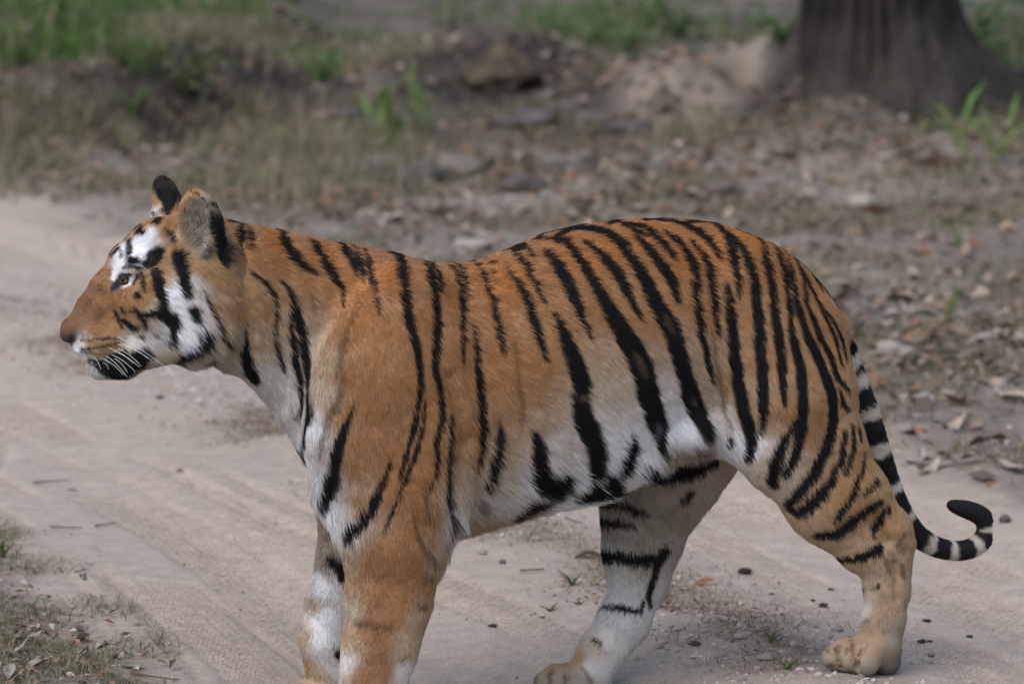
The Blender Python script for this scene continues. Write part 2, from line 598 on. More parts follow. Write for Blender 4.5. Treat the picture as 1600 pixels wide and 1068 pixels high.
def blades(name, xy, hgt, wid, colr, lean=0.5, label=None, curl=0.35, flat=0.12):
    n_ = len(xy)
    z = height(xy[:, 0], xy[:, 1])
    base = np.stack([xy[:, 0], xy[:, 1], z - 0.004], 1)
    an = rng.uniform(0, 2 * np.pi, n_)
    side = np.stack([np.cos(an), np.sin(an), np.zeros(n_)], 1) * wid[:, None] / 2
    la = rng.uniform(0, 2 * np.pi, n_)
    ln = rng.uniform(0.1, 1, n_) * lean
    ld = np.stack([np.cos(la) * ln, np.sin(la) * ln, np.zeros(n_)], 1)
    up = np.array([0, 0, 1.0])
    mid = base + (up * np.maximum(1 - 0.45 * ln[:, None], 0.15) + ld * 0.7) * hgt[:, None] * 0.5
    tip = base + (up * np.maximum(1 - curl * 2 * ln[:, None], flat) + ld * 1.7) * hgt[:, None]
    V = np.stack([base - side, base + side, mid + side * 0.75, mid - side * 0.75, tip], 1).reshape(-1, 3)
    k = np.arange(n_)[:, None] * 5
    quads = k + np.array([0, 1, 2, 3])
    tris = k + np.array([3, 2, 4])
    ff = np.concatenate([quads.ravel(), tris.ravel()])
    tot = np.concatenate([np.full(n_, 4), np.full(n_, 3)])
    o = mesh_np(name, V, ff, tot, blade_m, None, False, np.repeat(colr, 5, 0))
    tag(o, label, kind='stuff')
    return o


def scatter(n_, x0, x1, y0, y1, f):
    """points in a box of ground kept with probability f(x, y)"""
    out = []
    have = 0
    while have < n_:
        q_ = np.stack([rng.uniform(x0, x1, n_ * 2), rng.uniform(y0, y1, n_ * 2)], 1)
        q_ = q_[rng.random(len(q_)) < np.clip(f(q_[:, 0], q_[:, 1]), 0, 1)]
        out.append(q_)
        have += len(q_)
        if len(out) > 60:
            break
    return np.concatenate(out)[:n_]


def mix_cols(n_, cols, var=0.25):
    c = np.array(cols)[rng.integers(0, len(cols), n_)]
    return np.clip(c * rng.uniform(1 - var, 1 + var, (n_, 1)), 0, 1)


STRAW = [(0.36, 0.28, 0.19), (0.30, 0.24, 0.17), (0.24, 0.18, 0.13), (0.42, 0.35, 0.26), (0.20, 0.17, 0.10)]
GREENISH = [(0.16, 0.18, 0.085), (0.12, 0.16, 0.06), (0.20, 0.20, 0.11), (0.28, 0.24, 0.14)]
GREEN = [(0.07, 0.16, 0.03), (0.10, 0.21, 0.04), (0.06, 0.12, 0.03), (0.14, 0.22, 0.06)]


def verge_f(x, y):
    s = track_s(x, y)
    return sstep(S_FAR + 0.1, S_FAR + 0.6, s) * sstep(-0.4, 0.5, fbm(x * 1.4, y * 1.4, 0, 3, 80)) * 0.9


q_ = scatter(75000, -4.5, 4.5, 12, 23.5, verge_f)
blades('verge_grass', q_, rng.uniform(0.02, 0.10, len(q_)), rng.uniform(0.003, 0.007, len(q_)), mix_cols(len(q_), STRAW + GREENISH + [(0.22, 0.13, 0.10), (0.25, 0.16, 0.12)], 0.4), 1.3, 'short dry grass stubble over the far verge')
q_ = scatter(30000, -4.5, 4.5, 17.0, 26.5, lambda x, y: sstep(19.3, 22, y) * (1 - 0.75 * sstep(-1.0, -0.2, x) * (1 - sstep(23.2, 24.2, y))) * sstep(0.0, 0.8, fbm(x * 1.1, y * 1.1, 0, 4, 81) + 0.45 * sstep(0.5, -2.0, x)))
blades('bank_grass', q_, rng.uniform(0.05, 0.2, len(q_)), rng.uniform(0.005, 0.012, len(q_)), mix_cols(len(q_), GREENISH * 2 + STRAW * 2), 0.8, 'thin green and straw grass at the foot of the banks')
q_ = scatter(15000, -4.5, -1.4, 23.6, 31, lambda x, y: (1 - sstep(-2.4, -1.5, x + 0.5 * fbm(x * 2, y * 2, 0, 2, 79))) * sstep(-0.5, 0.3, fbm(x * 2.1, y * 1.6, 0, 3, 82)))
blades('green_grass', q_, rng.uniform(0.10, 0.28, len(q_)), rng.uniform(0.008, 0.018, len(q_)), mix_cols(len(q_), GREEN * 2 + GREENISH, 0.45), 0.7, 'lush green grass on top of the bank at upper left')
q_ = scatter(14000, -1.4, 6, 24.6, 40, lambda x, y: sstep(0.0, 0.5, fbm(x * 0.9, y * 0.9, 0, 3, 83) + 0.25 * gauss(x - 0.6, 1.0) + 0.35 * sstep(2.4, 3.2, x)))
blades('clearing_grass', q_, rng.uniform(0.06, 0.2, len(q_)), rng.uniform(0.008, 0.016, len(q_)), mix_cols(len(q_), GREEN + GREENISH * 2), 0.7, 'patchy green grass in the clearing behind the tree')
q_ = scatter(19000, -2.3, 1.3, 9.8, 16, lambda x, y: gauss(track_s(x, y) - S_MID + 0.12 * vnoise(x * 2, y * 2, 0, 85), 0.17) * sstep(0.05, 0.4, fbm(x * 1.6 + 3, y * 1.6, 0, 3, 84) + 1.0 * gauss(np.hypot(x - 0.55, y - 10.35), 0.42) + 1.3 * gauss(np.hypot(x - 0.1, y - 11.95), 0.42)))
blades('median_grass', q_, rng.uniform(0.012, 0.045, len(q_)), rng.uniform(0.0014, 0.0034, len(q_)), mix_cols(len(q_), STRAW * 3 + GREENISH[:1]), 2.2, 'dry grass wisps on the strip between the wheel ruts')
q_ = scatter(34000, -2.2, -0.55, 9.6, 12.4, lambda x, y: (1 - sstep(S_NEAR - 0.2, S_NEAR + 0.12, track_s(x, y) + 0.16 * fbm(x * 3, y * 3, 0, 2, 86))) * sstep(-0.5, 0.3, fbm(x * 4, y * 4, 0, 2, 87)))
blades('edge_grass', q_, rng.uniform(0.02, 0.06, len(q_)), rng.uniform(0.0018, 0.004, len(q_)), mix_cols(len(q_), STRAW * 2 + GREENISH * 2 + [(0.08, 0.10, 0.05), (0.06, 0.06, 0.04)]), 2.0, 'dry and green tangled grass at the near edge of the track, lower left')

litter_m = attr_mat('leaf_litter', rough=0.8, spec=0.2)
LITTER = [(0.30, 0.22, 0.165), (0.42, 0.33, 0.27), (0.22, 0.14, 0.09), (0.13, 0.085, 0.06), (0.48, 0.40, 0.34), (0.27, 0.14, 0.08)]


def litter(name, xy, size, cols, label):
    n_ = len(xy)
    z = height(xy[:, 0], xy[:, 1])
    a = rng.uniform(0, 2 * np.pi, n_)
    d1 = np.stack([np.cos(a), np.sin(a), rng.normal(0, 0.25, n_)], 1)
    d2 = np.stack([-np.sin(a), np.cos(a), rng.normal(0, 0.35, n_)], 1)
    c = np.stack([xy[:, 0], xy[:, 1], z + size * 0.13 + rng.uniform(0, 0.01, n_)], 1)
    s = size[:, None]
    lift = np.array([0, 0, 1.0]) * s * rng.uniform(0.02, 0.35, (n_, 1))
    V = np.stack([c - d1 * s * 0.5, c - d2 * s * 0.24 + lift * 0.7, c, c + d2 * s * 0.24 + lift, c + d1 * s * 0.5 + lift * 0.4], 1).reshape(-1, 3)
    k = np.arange(n_)[:, None] * 5
    T = np.concatenate([(k + np.array(t)).ravel() for t in ((0, 1, 2), (0, 2, 3), (1, 4, 2), (2, 4, 3))])
    tag(mesh_np(name, V, T, 3, litter_m, None, False, np.repeat(mix_cols(n_, cols, 0.3), 5, 0)), label, kind='stuff')


q_ = scatter(21000, -4.5, 4.5, 12, 28, lambda x, y: sstep(S_FAR - 0.25, S_FAR + 0.5, track_s(x, y)) * (0.25 + 0.75 * sstep(-0.1, 0.6, fbm(x * 1.5 + 5, y * 1.5, 0, 3, 90))))
litter('verge_litter', q_, 0.015 + 0.085 * rng.random(len(q_)) ** 2.2, [(0.26, 0.185, 0.135), (0.34, 0.26, 0.20), (0.19, 0.115, 0.075), (0.10, 0.075, 0.06), (0.34, 0.28, 0.235), (0.22, 0.125, 0.08)], 'small fallen leaves scattered over the far verge')
q_ = scatter(2600, -2.4, -0.5, 9.6, 12.6, lambda x, y: 1 - sstep(S_NEAR - 0.3, S_NEAR + 0.15, track_s(x, y)))
litter('edge_litter', q_, rng.uniform(0.01, 0.035, len(q_)), LITTER, 'leaf fragments among the grass at lower left')
q_ = scatter(2600, -2.6, 1.4, 9.7, 17, lambda x, y: gauss(track_s(x, y) - S_MID, 0.2) * sstep(-0.2, 0.4, fbm(x * 1.6 + 3, y * 1.6, 0, 3, 84) + 0.3 * gauss(np.hypot(x - 0.5, y - 10.4), 0.5)))
litter('median_litter', q_, rng.uniform(0.006, 0.022, len(q_)), LITTER, 'crumbled leaf bits on the strip between the ruts')
q_ = scatter(900, -3, 2.2, 9.7, 18, lambda x, y: (track_s(x, y) > S_NEAR) & (track_s(x, y) < S_FAR))
litter('track_litter', q_, rng.uniform(0.004, 0.012, len(q_)), [(0.13, 0.09, 0.07), (0.2, 0.15, 0.11), (0.3, 0.22, 0.17)], 'tiny dark bits of debris on the sand')

# pebbles: icosphere lumps
ICO_V, ICO_F = None, None
import bmesh
_b = bmesh.new()
bmesh.ops.create_icosphere(_b, subdivisions=1, radius=1)
ICO_V = np.array([v.co[:] for v in _b.verts]); ICO_F = np.array([[v.index for v in f.verts] for f in _b.faces])
_b.free()


def pebbles(name, xy, size, cols, label):
    n_ = len(xy)
    z = height(xy[:, 0], xy[:, 1])
    sc = size[:, None] * np.stack([rng.uniform(0.7, 1.3, n_), rng.uniform(0.7, 1.2, n_), rng.uniform(0.45, 0.8, n_)], 1)
    V = ICO_V[None] * (1 + 0.25 * rng.normal(size=(n_, len(ICO_V), 1))) * sc[:, None, :] + np.stack([xy[:, 0], xy[:, 1], z], 1)[:, None]
    F_ = ICO_F[None] + (np.arange(n_) * len(ICO_V))[:, None, None]
    tag(mesh_np(name, V.reshape(-1, 3), F_.reshape(-1), 3, litter_m, None, True, np.repeat(mix_cols(n_, cols, 0.2), len(ICO_V), 0)), label, kind='stuff')


q_ = scatter(2400, -3, 1.3, 9.7, 18, lambda x, y: gauss(track_s(x, y) - S_MID + 0.1 * vnoise(x * 2, y * 2, 0, 92), 0.22) * (0.1 + sstep(-0.1, 0.5, fbm(x * 1.5 + 8, y * 1.5, 0, 2, 93) + 0.5 * gauss(np.hypot(x - 0.38, y - 10.8), 0.4))))
pebbles('median_gravel', q_, 0.0025 + 0.010 * rng.random(len(q_)) ** 2, [(0.40, 0.34, 0.29), (0.5, 0.43, 0.39), (0.3, 0.25, 0.21)], 'fine gravel along the strip between the wheel ruts')
q_ = scatter(1300, -4.5, 4, 12.5, 22.5, lambda x, y: sstep(S_FAR - 0.3, S_FAR + 0.2, track_s(x, y)) * (1 - sstep(19, 22.5, y)))
pebbles('verge_gravel', q_, rng.uniform(0.005, 0.018, len(q_)), [(0.28, 0.235, 0.20), (0.34, 0.285, 0.245), (0.2, 0.165, 0.14)], 'gravel and clods along the far edge of the track')

# ================================================================== the tiger
def axis(lo, hi, flo, fhi, fine, coarse):
    a = [lo]
    while a[-1] < hi:
        a.append(a[-1] + (fine if flo < a[-1] < fhi else coarse))
    return np.array(a)


GU = axis(-1.15, 1.20, -1.12, -0.55, 0.0034, 0.0062)
GV = axis(-0.30, 0.30, -0.16, 0.16, 0.0048, 0.0060)
GW = axis(-0.10, 1.26, 0.74, 1.26, 0.0038, 0.0062)
F = np.full((len(GU), len(GV), len(GW)), 0.5, np.float32)


def box_of(lo, hi):
    sl = []
    for g, a, b in zip((GU, GV, GW), lo, hi):
        i, j = np.searchsorted(g, a), np.searchsorted(g, b)
        sl.append(slice(max(i - 1, 0), min(j + 1, len(g))))
    return tuple(sl)


def grid_of(sl):
    return (GU[sl[0]][:, None, None].astype(np.float32), GV[sl[1]][None, :, None].astype(np.float32), GW[sl[2]][None, None, :].astype(np.float32))


def blend(sl, d, k, sub=False):
    a = F[sl]
    if sub:
        h = np.clip(0.5 - 0.5 * (d + a) / k, 0, 1)
        F[sl] = a * (1 - h) + (-d) * h + k * h * (1 - h)
    else:
        h = np.clip(0.5 + 0.5 * (a - d) / k, 0, 1)
        F[sl] = a * (1 - h) + d * h - k * h * (1 - h)


def tube(pts, k=0.03, sub=False, mirror=False):
    """pts: (px, py, lateral, radius, lateral radius) all in photo pixels / 700ths of a metre"""
    sides = (1, -1) if mirror else (1,)
    for sd_ in sides:
        prev = None
        for (x, y, lat, r, *rl) in pts:
            q = P(x, y, lat * (1 if sd_ == 1 else 1))
            q[1] *= sd_
            cur = (q, r / 705.0, (rl[0] if rl else r) / 705.0)
            if prev is not None or len(pts) == 1:
                a, ra, la = prev if prev is not None else cur
                b, rb, lb = cur
                m = max(ra, rb, la, lb) + k + 0.012
                sl = box_of(np.minimum(a, b) - m, np.maximum(a, b) + m)
                U, V, W = grid_of(sl)
                s = 0.5 * (ra / la + rb / lb)
                ba = (b - a) * np.array([1, s, 1])
                du, dv, dw = U - a[0], (V - a[1]) * s, W - a[2]
                L = float(ba @ ba) + 1e-12
                t = np.clip((du * ba[0] + dv * ba[1] + dw * ba[2]) / L, 0, 1)
                d = np.sqrt((du - t * ba[0]) ** 2 + (dv - t * ba[1]) ** 2 + (dw - t * ba[2]) ** 2) - (ra + (rb - ra) * t)
                d = d * min(1.0, 1.0 / s) if s > 1 else d
                blend(sl, d.astype(np.float32), k, sub)
            prev = cur


def ell(x, y, lat, rx, ry, rl, k=0.02, sub=False, mirror=False, rot=0.0, yaw=0.0):
    """ellipsoid; rot tilts it in the side plane, yaw turns it about the upright axis (degrees)"""
    for sd_ in ((1, -1) if mirror else (1,)):
        c = P(x, y, lat)
        c[1] *= sd_
        R = np.array([rx, rl, ry]) / 705.0
        m = R.max() + k + 0.012
        sl = box_of(c - m, c + m)
        U, V, W = grid_of(sl)
        du, dv, dw = U - c[0], V - c[1], W - c[2]
        ca, sa = math.cos(math.radians(rot)), math.sin(math.radians(rot))
        du, dw = du * ca + dw * sa, -du * sa + dw * ca
        cy, sy = math.cos(math.radians(yaw * sd_)), math.sin(math.radians(yaw * sd_))
        du, dv = du * cy + dv * sy, -du * sy + dv * cy
        q = np.sqrt((du / R[0]) ** 2 + (dv / R[1]) ** 2 + (dw / R[2]) ** 2)
        g = np.sqrt((du / R[0] ** 2) ** 2 + (dv / R[1] ** 2) ** 2 + (dw / R[2] ** 2) ** 2) + 1e-6
        blend(sl, (q * (q - 1) / g).astype(np.float32), k, sub)


# ---- trunk and neck: upright sections (px, top, bottom, half width)
SEC = [(300, 372, 520, 40), (330, 336, 566, 72), (380, 350, 588, 84), (430, 357, 640, 76), (480, 369, 722, 80), (520, 378, 790, 92), (560, 384, 830, 110),
       (620, 395, 846, 134), (680, 412, 842, 142), (740, 412, 826, 148), (800, 391, 806, 154), (860, 364, 790, 158), (930, 349, 778, 156),
       (1000, 343, 742, 146), (1060, 342, 704, 136), (1120, 348, 684, 128), (1180, 369, 650, 122), (1240, 403, 610, 104), (1285, 450, 580, 74), (1312, 498, 545, 34)]
st = []
for x, t, b, hw in SEC:
    a, c = P(x, t), P(x, b)
    st.append(((a[0] + c[0]) / 2, a[2], c[2], hw / 700))
st = np.array(st)
sl = box_of((st[0, 0] - 0.05, -0.29, 0.2), (st[-1, 0] + 0.05, 0.29, 1.15))
U, V, W = grid_of(sl)
us = GU[sl[0]]


def smooth_interp(x, xp, fp):
    r = np.interp(x, xp, fp)
    for _ in range(30):
        r[1:-1] = 0.25 * r[:-2] + 0.5 * r[1:-1] + 0.25 * r[2:]
    return r


top, bot, hw = (smooth_interp(us, st[:, 0], st[:, i])[:, None, None].astype(np.float32) for i in (1, 2, 3))
cz, hh = (top + bot) / 2, (top - bot) / 2
rel = (W - cz) / hh
wide = hw * (1.0 - 0.12 * np.clip(rel, 0, 1) ** 2 * 1.0 - 0.02 * np.clip(-rel, 0, 1))
q = (np.abs(rel) ** 2.25 + np.abs(V / wide) ** 2.25) ** (1 / 2.25)
d = (q - 1) * np.minimum(hh, wide) * 0.95
over = np.maximum(np.maximum(st[0, 0] - U, U - st[-1, 0]), 0)
F[sl] = np.minimum(F[sl], np.where(over > 0, np.maximum(d, 0) + over, d))

# ---- shoulder, near side
tube([(648, 470, 78, 44, 28), (622, 530, 100, 72, 38), (590, 610, 112, 84, 48), (572, 690, 116, 74, 50), (600, 775, 118, 70, 48)], k=0.05)
tube([(600, 640, 112, 86, 46), (635, 730, 122, 82, 46), (625, 800, 124, 76, 48)], k=0.045)
tube([(690, 560, 108, 40, 30), (672, 680, 122, 48, 34), (655, 780, 124, 50, 36)], k=0.05)
tube([(618, 790, 122, 76, 56), (617, 860, 122, 71, 54), (607, 940, 120, 61, 50), (594, 1010, 118, 54, 47), (583, 1066, 117, 47, 45), (575, 1092, 117, 43, 44)], k=0.035)
# ---- far shoulder and leg
tube([(640, 520, -90, 70, 40), (612, 640, -100, 70, 44), (592, 740, -108, 60, 44), (562, 806, -112, 48, 42)], k=0.05)
tube([(548, 800, -112, 52, 46), (538, 872, -112, 40, 42), (524, 940, -112, 43, 44), (514, 1000, -112, 43, 44), (520, 1046, -112, 38, 42), (522, 1080, -112, 38, 42)], k=0.03)
# ---- near hind leg
tube([(1175, 480, 70, 96, 46), (1212, 570, 84, 100, 52), (1222, 640, 92, 92, 54), (1226, 700, 96, 62, 50), (1290, 782, 98, 58, 44), (1350, 848, 98, 47, 38)], k=0.045)
tube([(1262, 520, 66, 50, 42), (1282, 610, 84, 50, 46), (1302, 690, 92, 46, 42), (1348, 770, 97, 38, 34), (1392, 828, 98, 30, 27), (1403, 852, 98, 26, 26)], k=0.035)
tube([(1352, 846, 98, 46, 38), (1384, 880, 98, 40, 34), (1386, 920, 98, 36, 34), (1381, 965, 98, 33, 34), (1376, 1002, 98, 33, 36)], k=0.02)
# ---- far hind leg
tube([(1120, 560, -84, 100, 50), (1085, 660, -90, 96, 52), (1042, 735, -94, 84, 50), (1006, 800, -96, 62, 46), (996, 862, -96, 50, 40), (998, 905, -96, 44, 37)], k=0.04)
tube([(1060, 760, -94, 50, 40), (1030, 850, -96, 30, 27), (1012, 915, -96, 24, 26)], k=0.03)
tube([(998, 905, -96, 44, 37), (975, 968, -96, 41, 36), (940, 1018, -96, 36, 36), (920, 1048, -96, 34, 38)], k=0.025)


def paw(ankle, lat, toes, heel, knee=0):
    """toes: (knuckle px, py, tip px, tip py, lateral, radius)"""
    for kx, ky, tx, ty, la, r in toes:
        tube([(ankle[0], ankle[1], lat, 24, 22), (kx, ky, la, r * 0.9), (tx, ty, la + 1, r)], k=0.006)
    tube([(ankle[0], ankle[1], lat, 30, 32), (heel[0], heel[1], lat, 26, 34)], k=0.02)


paw((1374, 1006), 98, [(1356, 1024, 1352, 1032, 124, 25), (1334, 1018, 1322, 1030, 106, 20), (1316, 1014, 1301, 1027, 86, 19), (1322, 1010, 1308, 1022, 68, 19)], (1382, 1030))
paw((925, 1056), -96, [(908, 1068, 898, 1076, -76, 22), (880, 1060, 866, 1070, -92, 23), (868, 1054, 853, 1066, -110, 21), (890, 1050, 876, 1062, -128, 20)], (930, 1072))
paw((575, 1094), 117, [(556, 1104, 545, 1112, 148, 25), (538, 1098, 522, 1108, 128, 24), (528, 1094, 512, 1104, 106, 23), (535, 1090, 522, 1100, 86, 22)], (580, 1108))
paw((522, 1078), -112, [(502, 1090, 492, 1098, -84, 24), (486, 1084, 470, 1094, -102, 23), (478, 1080, 462, 1090, -122, 22), (486, 1076, 474, 1086, -140, 21)], (526, 1096))
for x0, y0, x1, y1, la in ((1352, 1006, 1335, 1056, 132), (1330, 1006, 1311, 1052, 112), (1312, 1004, 1297, 1048, 94)):
    tube([(x0, y0, la, 4), ((x0 + x1) / 2, (y0 + y1) / 2, la + 2, 5.5), (x1, y1, la, 6)], k=0.004, sub=True)
for x0, y0, x1, y1, la in ((890, 1040, 878, 1086, -76), (868, 1036, 856, 1080, -92)):
    tube([(x0, y0, la, 4), (x1, y1, la, 6)], k=0.004, sub=True)
# ---- tail
TAIL = [(1256, 470, 0, 30), (1288, 500, 0, 26), (1311, 545, 0, 25), (1334, 600, 0, 24), (1355, 652, 0, 22), (1374, 715, 0, 21), (1392, 766, 0, 19.5), (1412, 808, 0, 18.5), (1436, 838, 0, 17),
        (1466, 855, 0, 16.5), (1500, 860, 0, 16), (1527, 851, 0, 16), (1542, 831, 0, 16), (1539, 812, 0, 15.5), (1525, 801, 0, 15), (1505, 794, 0, 13.5), (1487, 789, 0, 9)]


def smooth_chain(pts, n=4):
    p = np.array(pts, float)
    out = []
    for k in range(len(p) - 1):
        a, b, c_, d_ = p[max(k - 1, 0)], p[k], p[k + 1], p[min(k + 2, len(p) - 1)]
        for t in np.arange(n) / n:
            out.append(tuple(0.5 * (2 * b + (c_ - a) * t + (2 * a - 5 * b + 4 * c_ - d_) * t * t + (3 * b - a - 3 * c_ + d_) * t ** 3)))
    return out + [tuple(p[-1])]


TAIL = smooth_chain(TAIL, 3)
tube(TAIL, k=0.006)
tube([(1408, 846, 98, 20, 22)], k=0.012)
tube([(1362, 812, 134, 9), (1384, 846, 130, 8)], k=0.022, sub=True)
tube([(1397, 880, 132, 5), (1402, 935, 132, 4)], k=0.015, sub=True)
tube([(704, 590, 158, 4), (726, 690, 162, 6), (708, 790, 160, 8)], k=0.03, sub=True)
tube([(360, 410, 98, 6), (352, 480, 96, 8), (356, 540, 84, 8)], k=0.03, sub=True)
# ---- flank fold and chest detail
tube([(1010, 706, 96, 26, 18), (1090, 676, 106, 24, 20), (1160, 690, 98, 26, 20)], k=0.04)
tube([(508, 640, 48, 34, 28), (534, 760, 64, 36, 30), (552, 812, 84, 30, 28)], k=0.05)
tube([(560, 640, -48, 34, 28), (585, 760, -70, 36, 32)], k=0.05)
# ---- head
ell(284, 424, 0, 82, 82, 82, k=0.03)
tube([(300, 374, 0, 40, 56), (250, 387, 0, 40, 54), (206, 410, 0, 33, 40)], k=0.025)
tube([(216, 428, 0, 46, 40), (182, 458, 0, 39, 31), (152, 487, 0, 31, 28), (124, 511, 0, 20, 23), (111, 514, 0, 15, 19)], k=0.016)
ell(105, 523, 0, 10, 12, 15, k=0.006)
tube([(176, 520, 20, 31, 24), (150, 534, 20, 24, 21), (130, 540, 14, 15, 14)], k=0.012, mirror=True)
tube([(158, 571, 0, 17, 20), (190, 567, 14, 22, 23), (240, 537, 34, 30, 28), (290, 508, 48, 50, 40)], k=0.02, mirror=True)
tube([(222, 480, 42, 36, 26), (262, 470, 60, 46, 28), (310, 470, 66, 60, 34)], k=0.03, mirror=True)
tube([(306, 440, 62, 52, 30), (318, 510, 58, 46, 34), (300, 540, 40, 30, 34)], k=0.03, mirror=True)
tube([(194, 418, 22, 12, 12), (212, 414, 42, 16, 13), (236, 428, 52, 18, 13)], k=0.014, mirror=True)
tube([(196, 439, 54, 13, 13)], k=0.010, sub=True, mirror=True)
tube([(128, 549, 20, 3.2), (160, 558, 38, 3.2), (205, 560, 46, 3.2)], k=0.007, sub=True, mirror=True)
tube([(109, 530, 17, 5.0), (118, 526, 23, 3.5)], k=0.004, sub=True, mirror=True)
# ears
ell(314, 352, 74, 32, 57, 24, k=0.012, rot=10)
ell(303, 350, 97, 22, 46, 24, k=0.006, sub=True, rot=10)
tube([(300, 392, 62, 30, 22), (340, 404, 62, 32, 24)], k=0.02)
ell(262, 314, -74, 21, 41, 22, k=0.012, rot=16)
tube([(262, 340, -66, 24, 22), (285, 372, -60, 38, 26)], k=0.02)


def surface_nets():
    nx, ny, nz = F.shape
    S = F < 0
    cx = S[:-1, :-1, :-1].astype(np.int8)
    cnt = np.zeros((nx - 1, ny - 1, nz - 1), np.int8)
    for a in (0, 1):
        for b in (0, 1):
            for c in (0, 1):
                cnt += S[a:nx - 1 + a, b:ny - 1 + b, c:nz - 1 + c]
    act = (cnt > 0) & (cnt < 8)
    I, J, K = np.nonzero(act)
    idx = np.full(act.shape, -1, np.int32)
    idx[I, J, K] = np.arange(len(I))
    acc = np.zeros((len(I), 3))
    n = np.zeros(len(I))
    for ax in range(3):
        o1, o2 = [a for a in range(3) if a != ax]
        for p in (0, 1):
            for q_ in (0, 1):
                off = [0, 0, 0]
                off[o1], off[o2] = p, q_
                a = (I + off[0], J + off[1], K + off[2])
                off2 = list(off)
                off2[ax] = 1
                b = (I + off2[0], J + off2[1], K + off2[2])
                fa, fb = F[a], F[b]
                m = (fa < 0) != (fb < 0)
                t = np.where(m, fa / np.where(m, fa - fb, 1), 0)
                pa = np.stack([GU[a[0]], GV[a[1]], GW[a[2]]], 1)
                pb = np.stack([GU[b[0]], GV[b[1]], GW[b[2]]], 1)
                acc += np.where(m[:, None], pa + (pb - pa) * t[:, None], 0)
                n += m
    verts = acc / n[:, None]
    quads = []
    for ax in range(3):
        o1, o2 = [(1, 2), (2, 0), (0, 1)][ax]
        sa = [slice(None)] * 3
        sb = [slice(None)] * 3
        sa[ax], sb[ax] = slice(0, -1), slice(1, None)
        cross = S[tuple(sa)] != S[tuple(sb)]
        e = np.nonzero(cross)
        ok = np.ones(len(e[0]), bool)
        for o in (o1, o2):
            ok &= (e[o] > 0) & (e[o] < F.shape[o] - 1)
        e = [x[ok] for x in e]
        inside_first = S[tuple(e)]

        def cell(d1, d2):
            c = [x.copy() for x in e]
            c[o1] -= d1
            c[o2] -= d2
            return idx[tuple(c)]
        q4 = np.stack([cell(0, 0), cell(1, 0), cell(1, 1), cell(0, 1)], 1)
        q4[~inside_first] = q4[~inside_first][:, ::-1]
        quads.append(q4)
    quads = np.concatenate(quads)
    quads = quads[(quads >= 0).all(1)]
    return verts, quads


bv, bq = surface_nets()
# gentle smoothing (Taubin)
ed = np.concatenate([bq[:, [0, 1]], bq[:, [1, 2]], bq[:, [2, 3]], bq[:, [3, 0]]])
deg = np.bincount(ed.ravel(), minlength=len(bv)).astype(float)[:, None]
for it in range(8):
    for lam in (0.5, -0.52):
        s = np.zeros_like(bv)
        for c in range(3):
            s[:, c] = np.bincount(ed[:, 0], bv[ed[:, 1], c], len(bv)) + np.bincount(ed[:, 1], bv[ed[:, 0], c], len(bv))
        bv = bv + lam * (s / np.maximum(deg, 1) - bv)
# keep the one connected body
lab = np.arange(len(bv))
for it in range(400):
    m = np.minimum(lab[ed[:, 0]], lab[ed[:, 1]])
    new = lab.copy()
    np.minimum.at(new, ed[:, 0], m)
    np.minimum.at(new, ed[:, 1], m)
    new = new[new]
    if (new == lab).all():
        break
    lab = new
big = np.bincount(lab).argmax()
keepv = lab == big
remap = np.cumsum(keepv) - 1
bq = remap[bq[keepv[bq[:, 0]]]]
bv = bv[keepv]
WV = to_world(bv)                                          # world coordinates of the skin
tri = np.concatenate([bq[:, [0, 1, 2]], bq[:, [0, 2, 3]]])
fn = np.cross(WV[tri[:, 1]] - WV[tri[:, 0]], WV[tri[:, 2]] - WV[tri[:, 0]])
if (fn * (WV[tri].mean(1) - WV.mean(0))).sum() < 0:        # outward faces
    bq = bq[:, ::-1]
    tri = tri[:, ::-1]
    fn = -fn
VN = np.zeros_like(WV)
for i in range(3):
    for c in range(3):
        VN[:, c] += np.bincount(tri[:, i], fn[:, c], len(WV))
VN /= np.linalg.norm(VN, axis=1, keepdims=True) + 1e-12
bvh = bvhtree.BVHTree.FromPolygons([tuple(p) for p in WV], [tuple(t) for t in tri.tolist()])
print('tiger skin', len(WV), 'verts; ground at paws', WV[:, 2].min())


def hit(px, py, side=0):
    """skin point (body coords) seen at this place of the photograph; near misses snap to the outline"""
    d = ray(px, py)
    h = bvh.ray_cast(Vector(C_O), Vector(d))
    if h[0] is None:
        best = None
        for t in np.linspace(9.3, 10.7, 40):
            n = bvh.find_nearest(Vector(C_O + d * t))
            if best is None or n[3] < best[1]:
                best = (n[0], n[3])
        if best[1] > 0.05:
            return None
        return to_body(np.array(best[0]))
    return to_body(np.array(h[0]))

# ------------------------------------------------------------------ coat: stripes, and shade painted between the hind toes, drawn as strokes on the skin
ZOOMS = {'h': (60, 260, .3371), 'n': (360, 320, .4305), 'c': (420, 600, .4382), 'f': (720, 320, .4777), 't': (1020, 320, .4773), 'l': (1140, 600, .4381), 'k': (800, 660, .382), 'p': (0, 0, 1.0)}
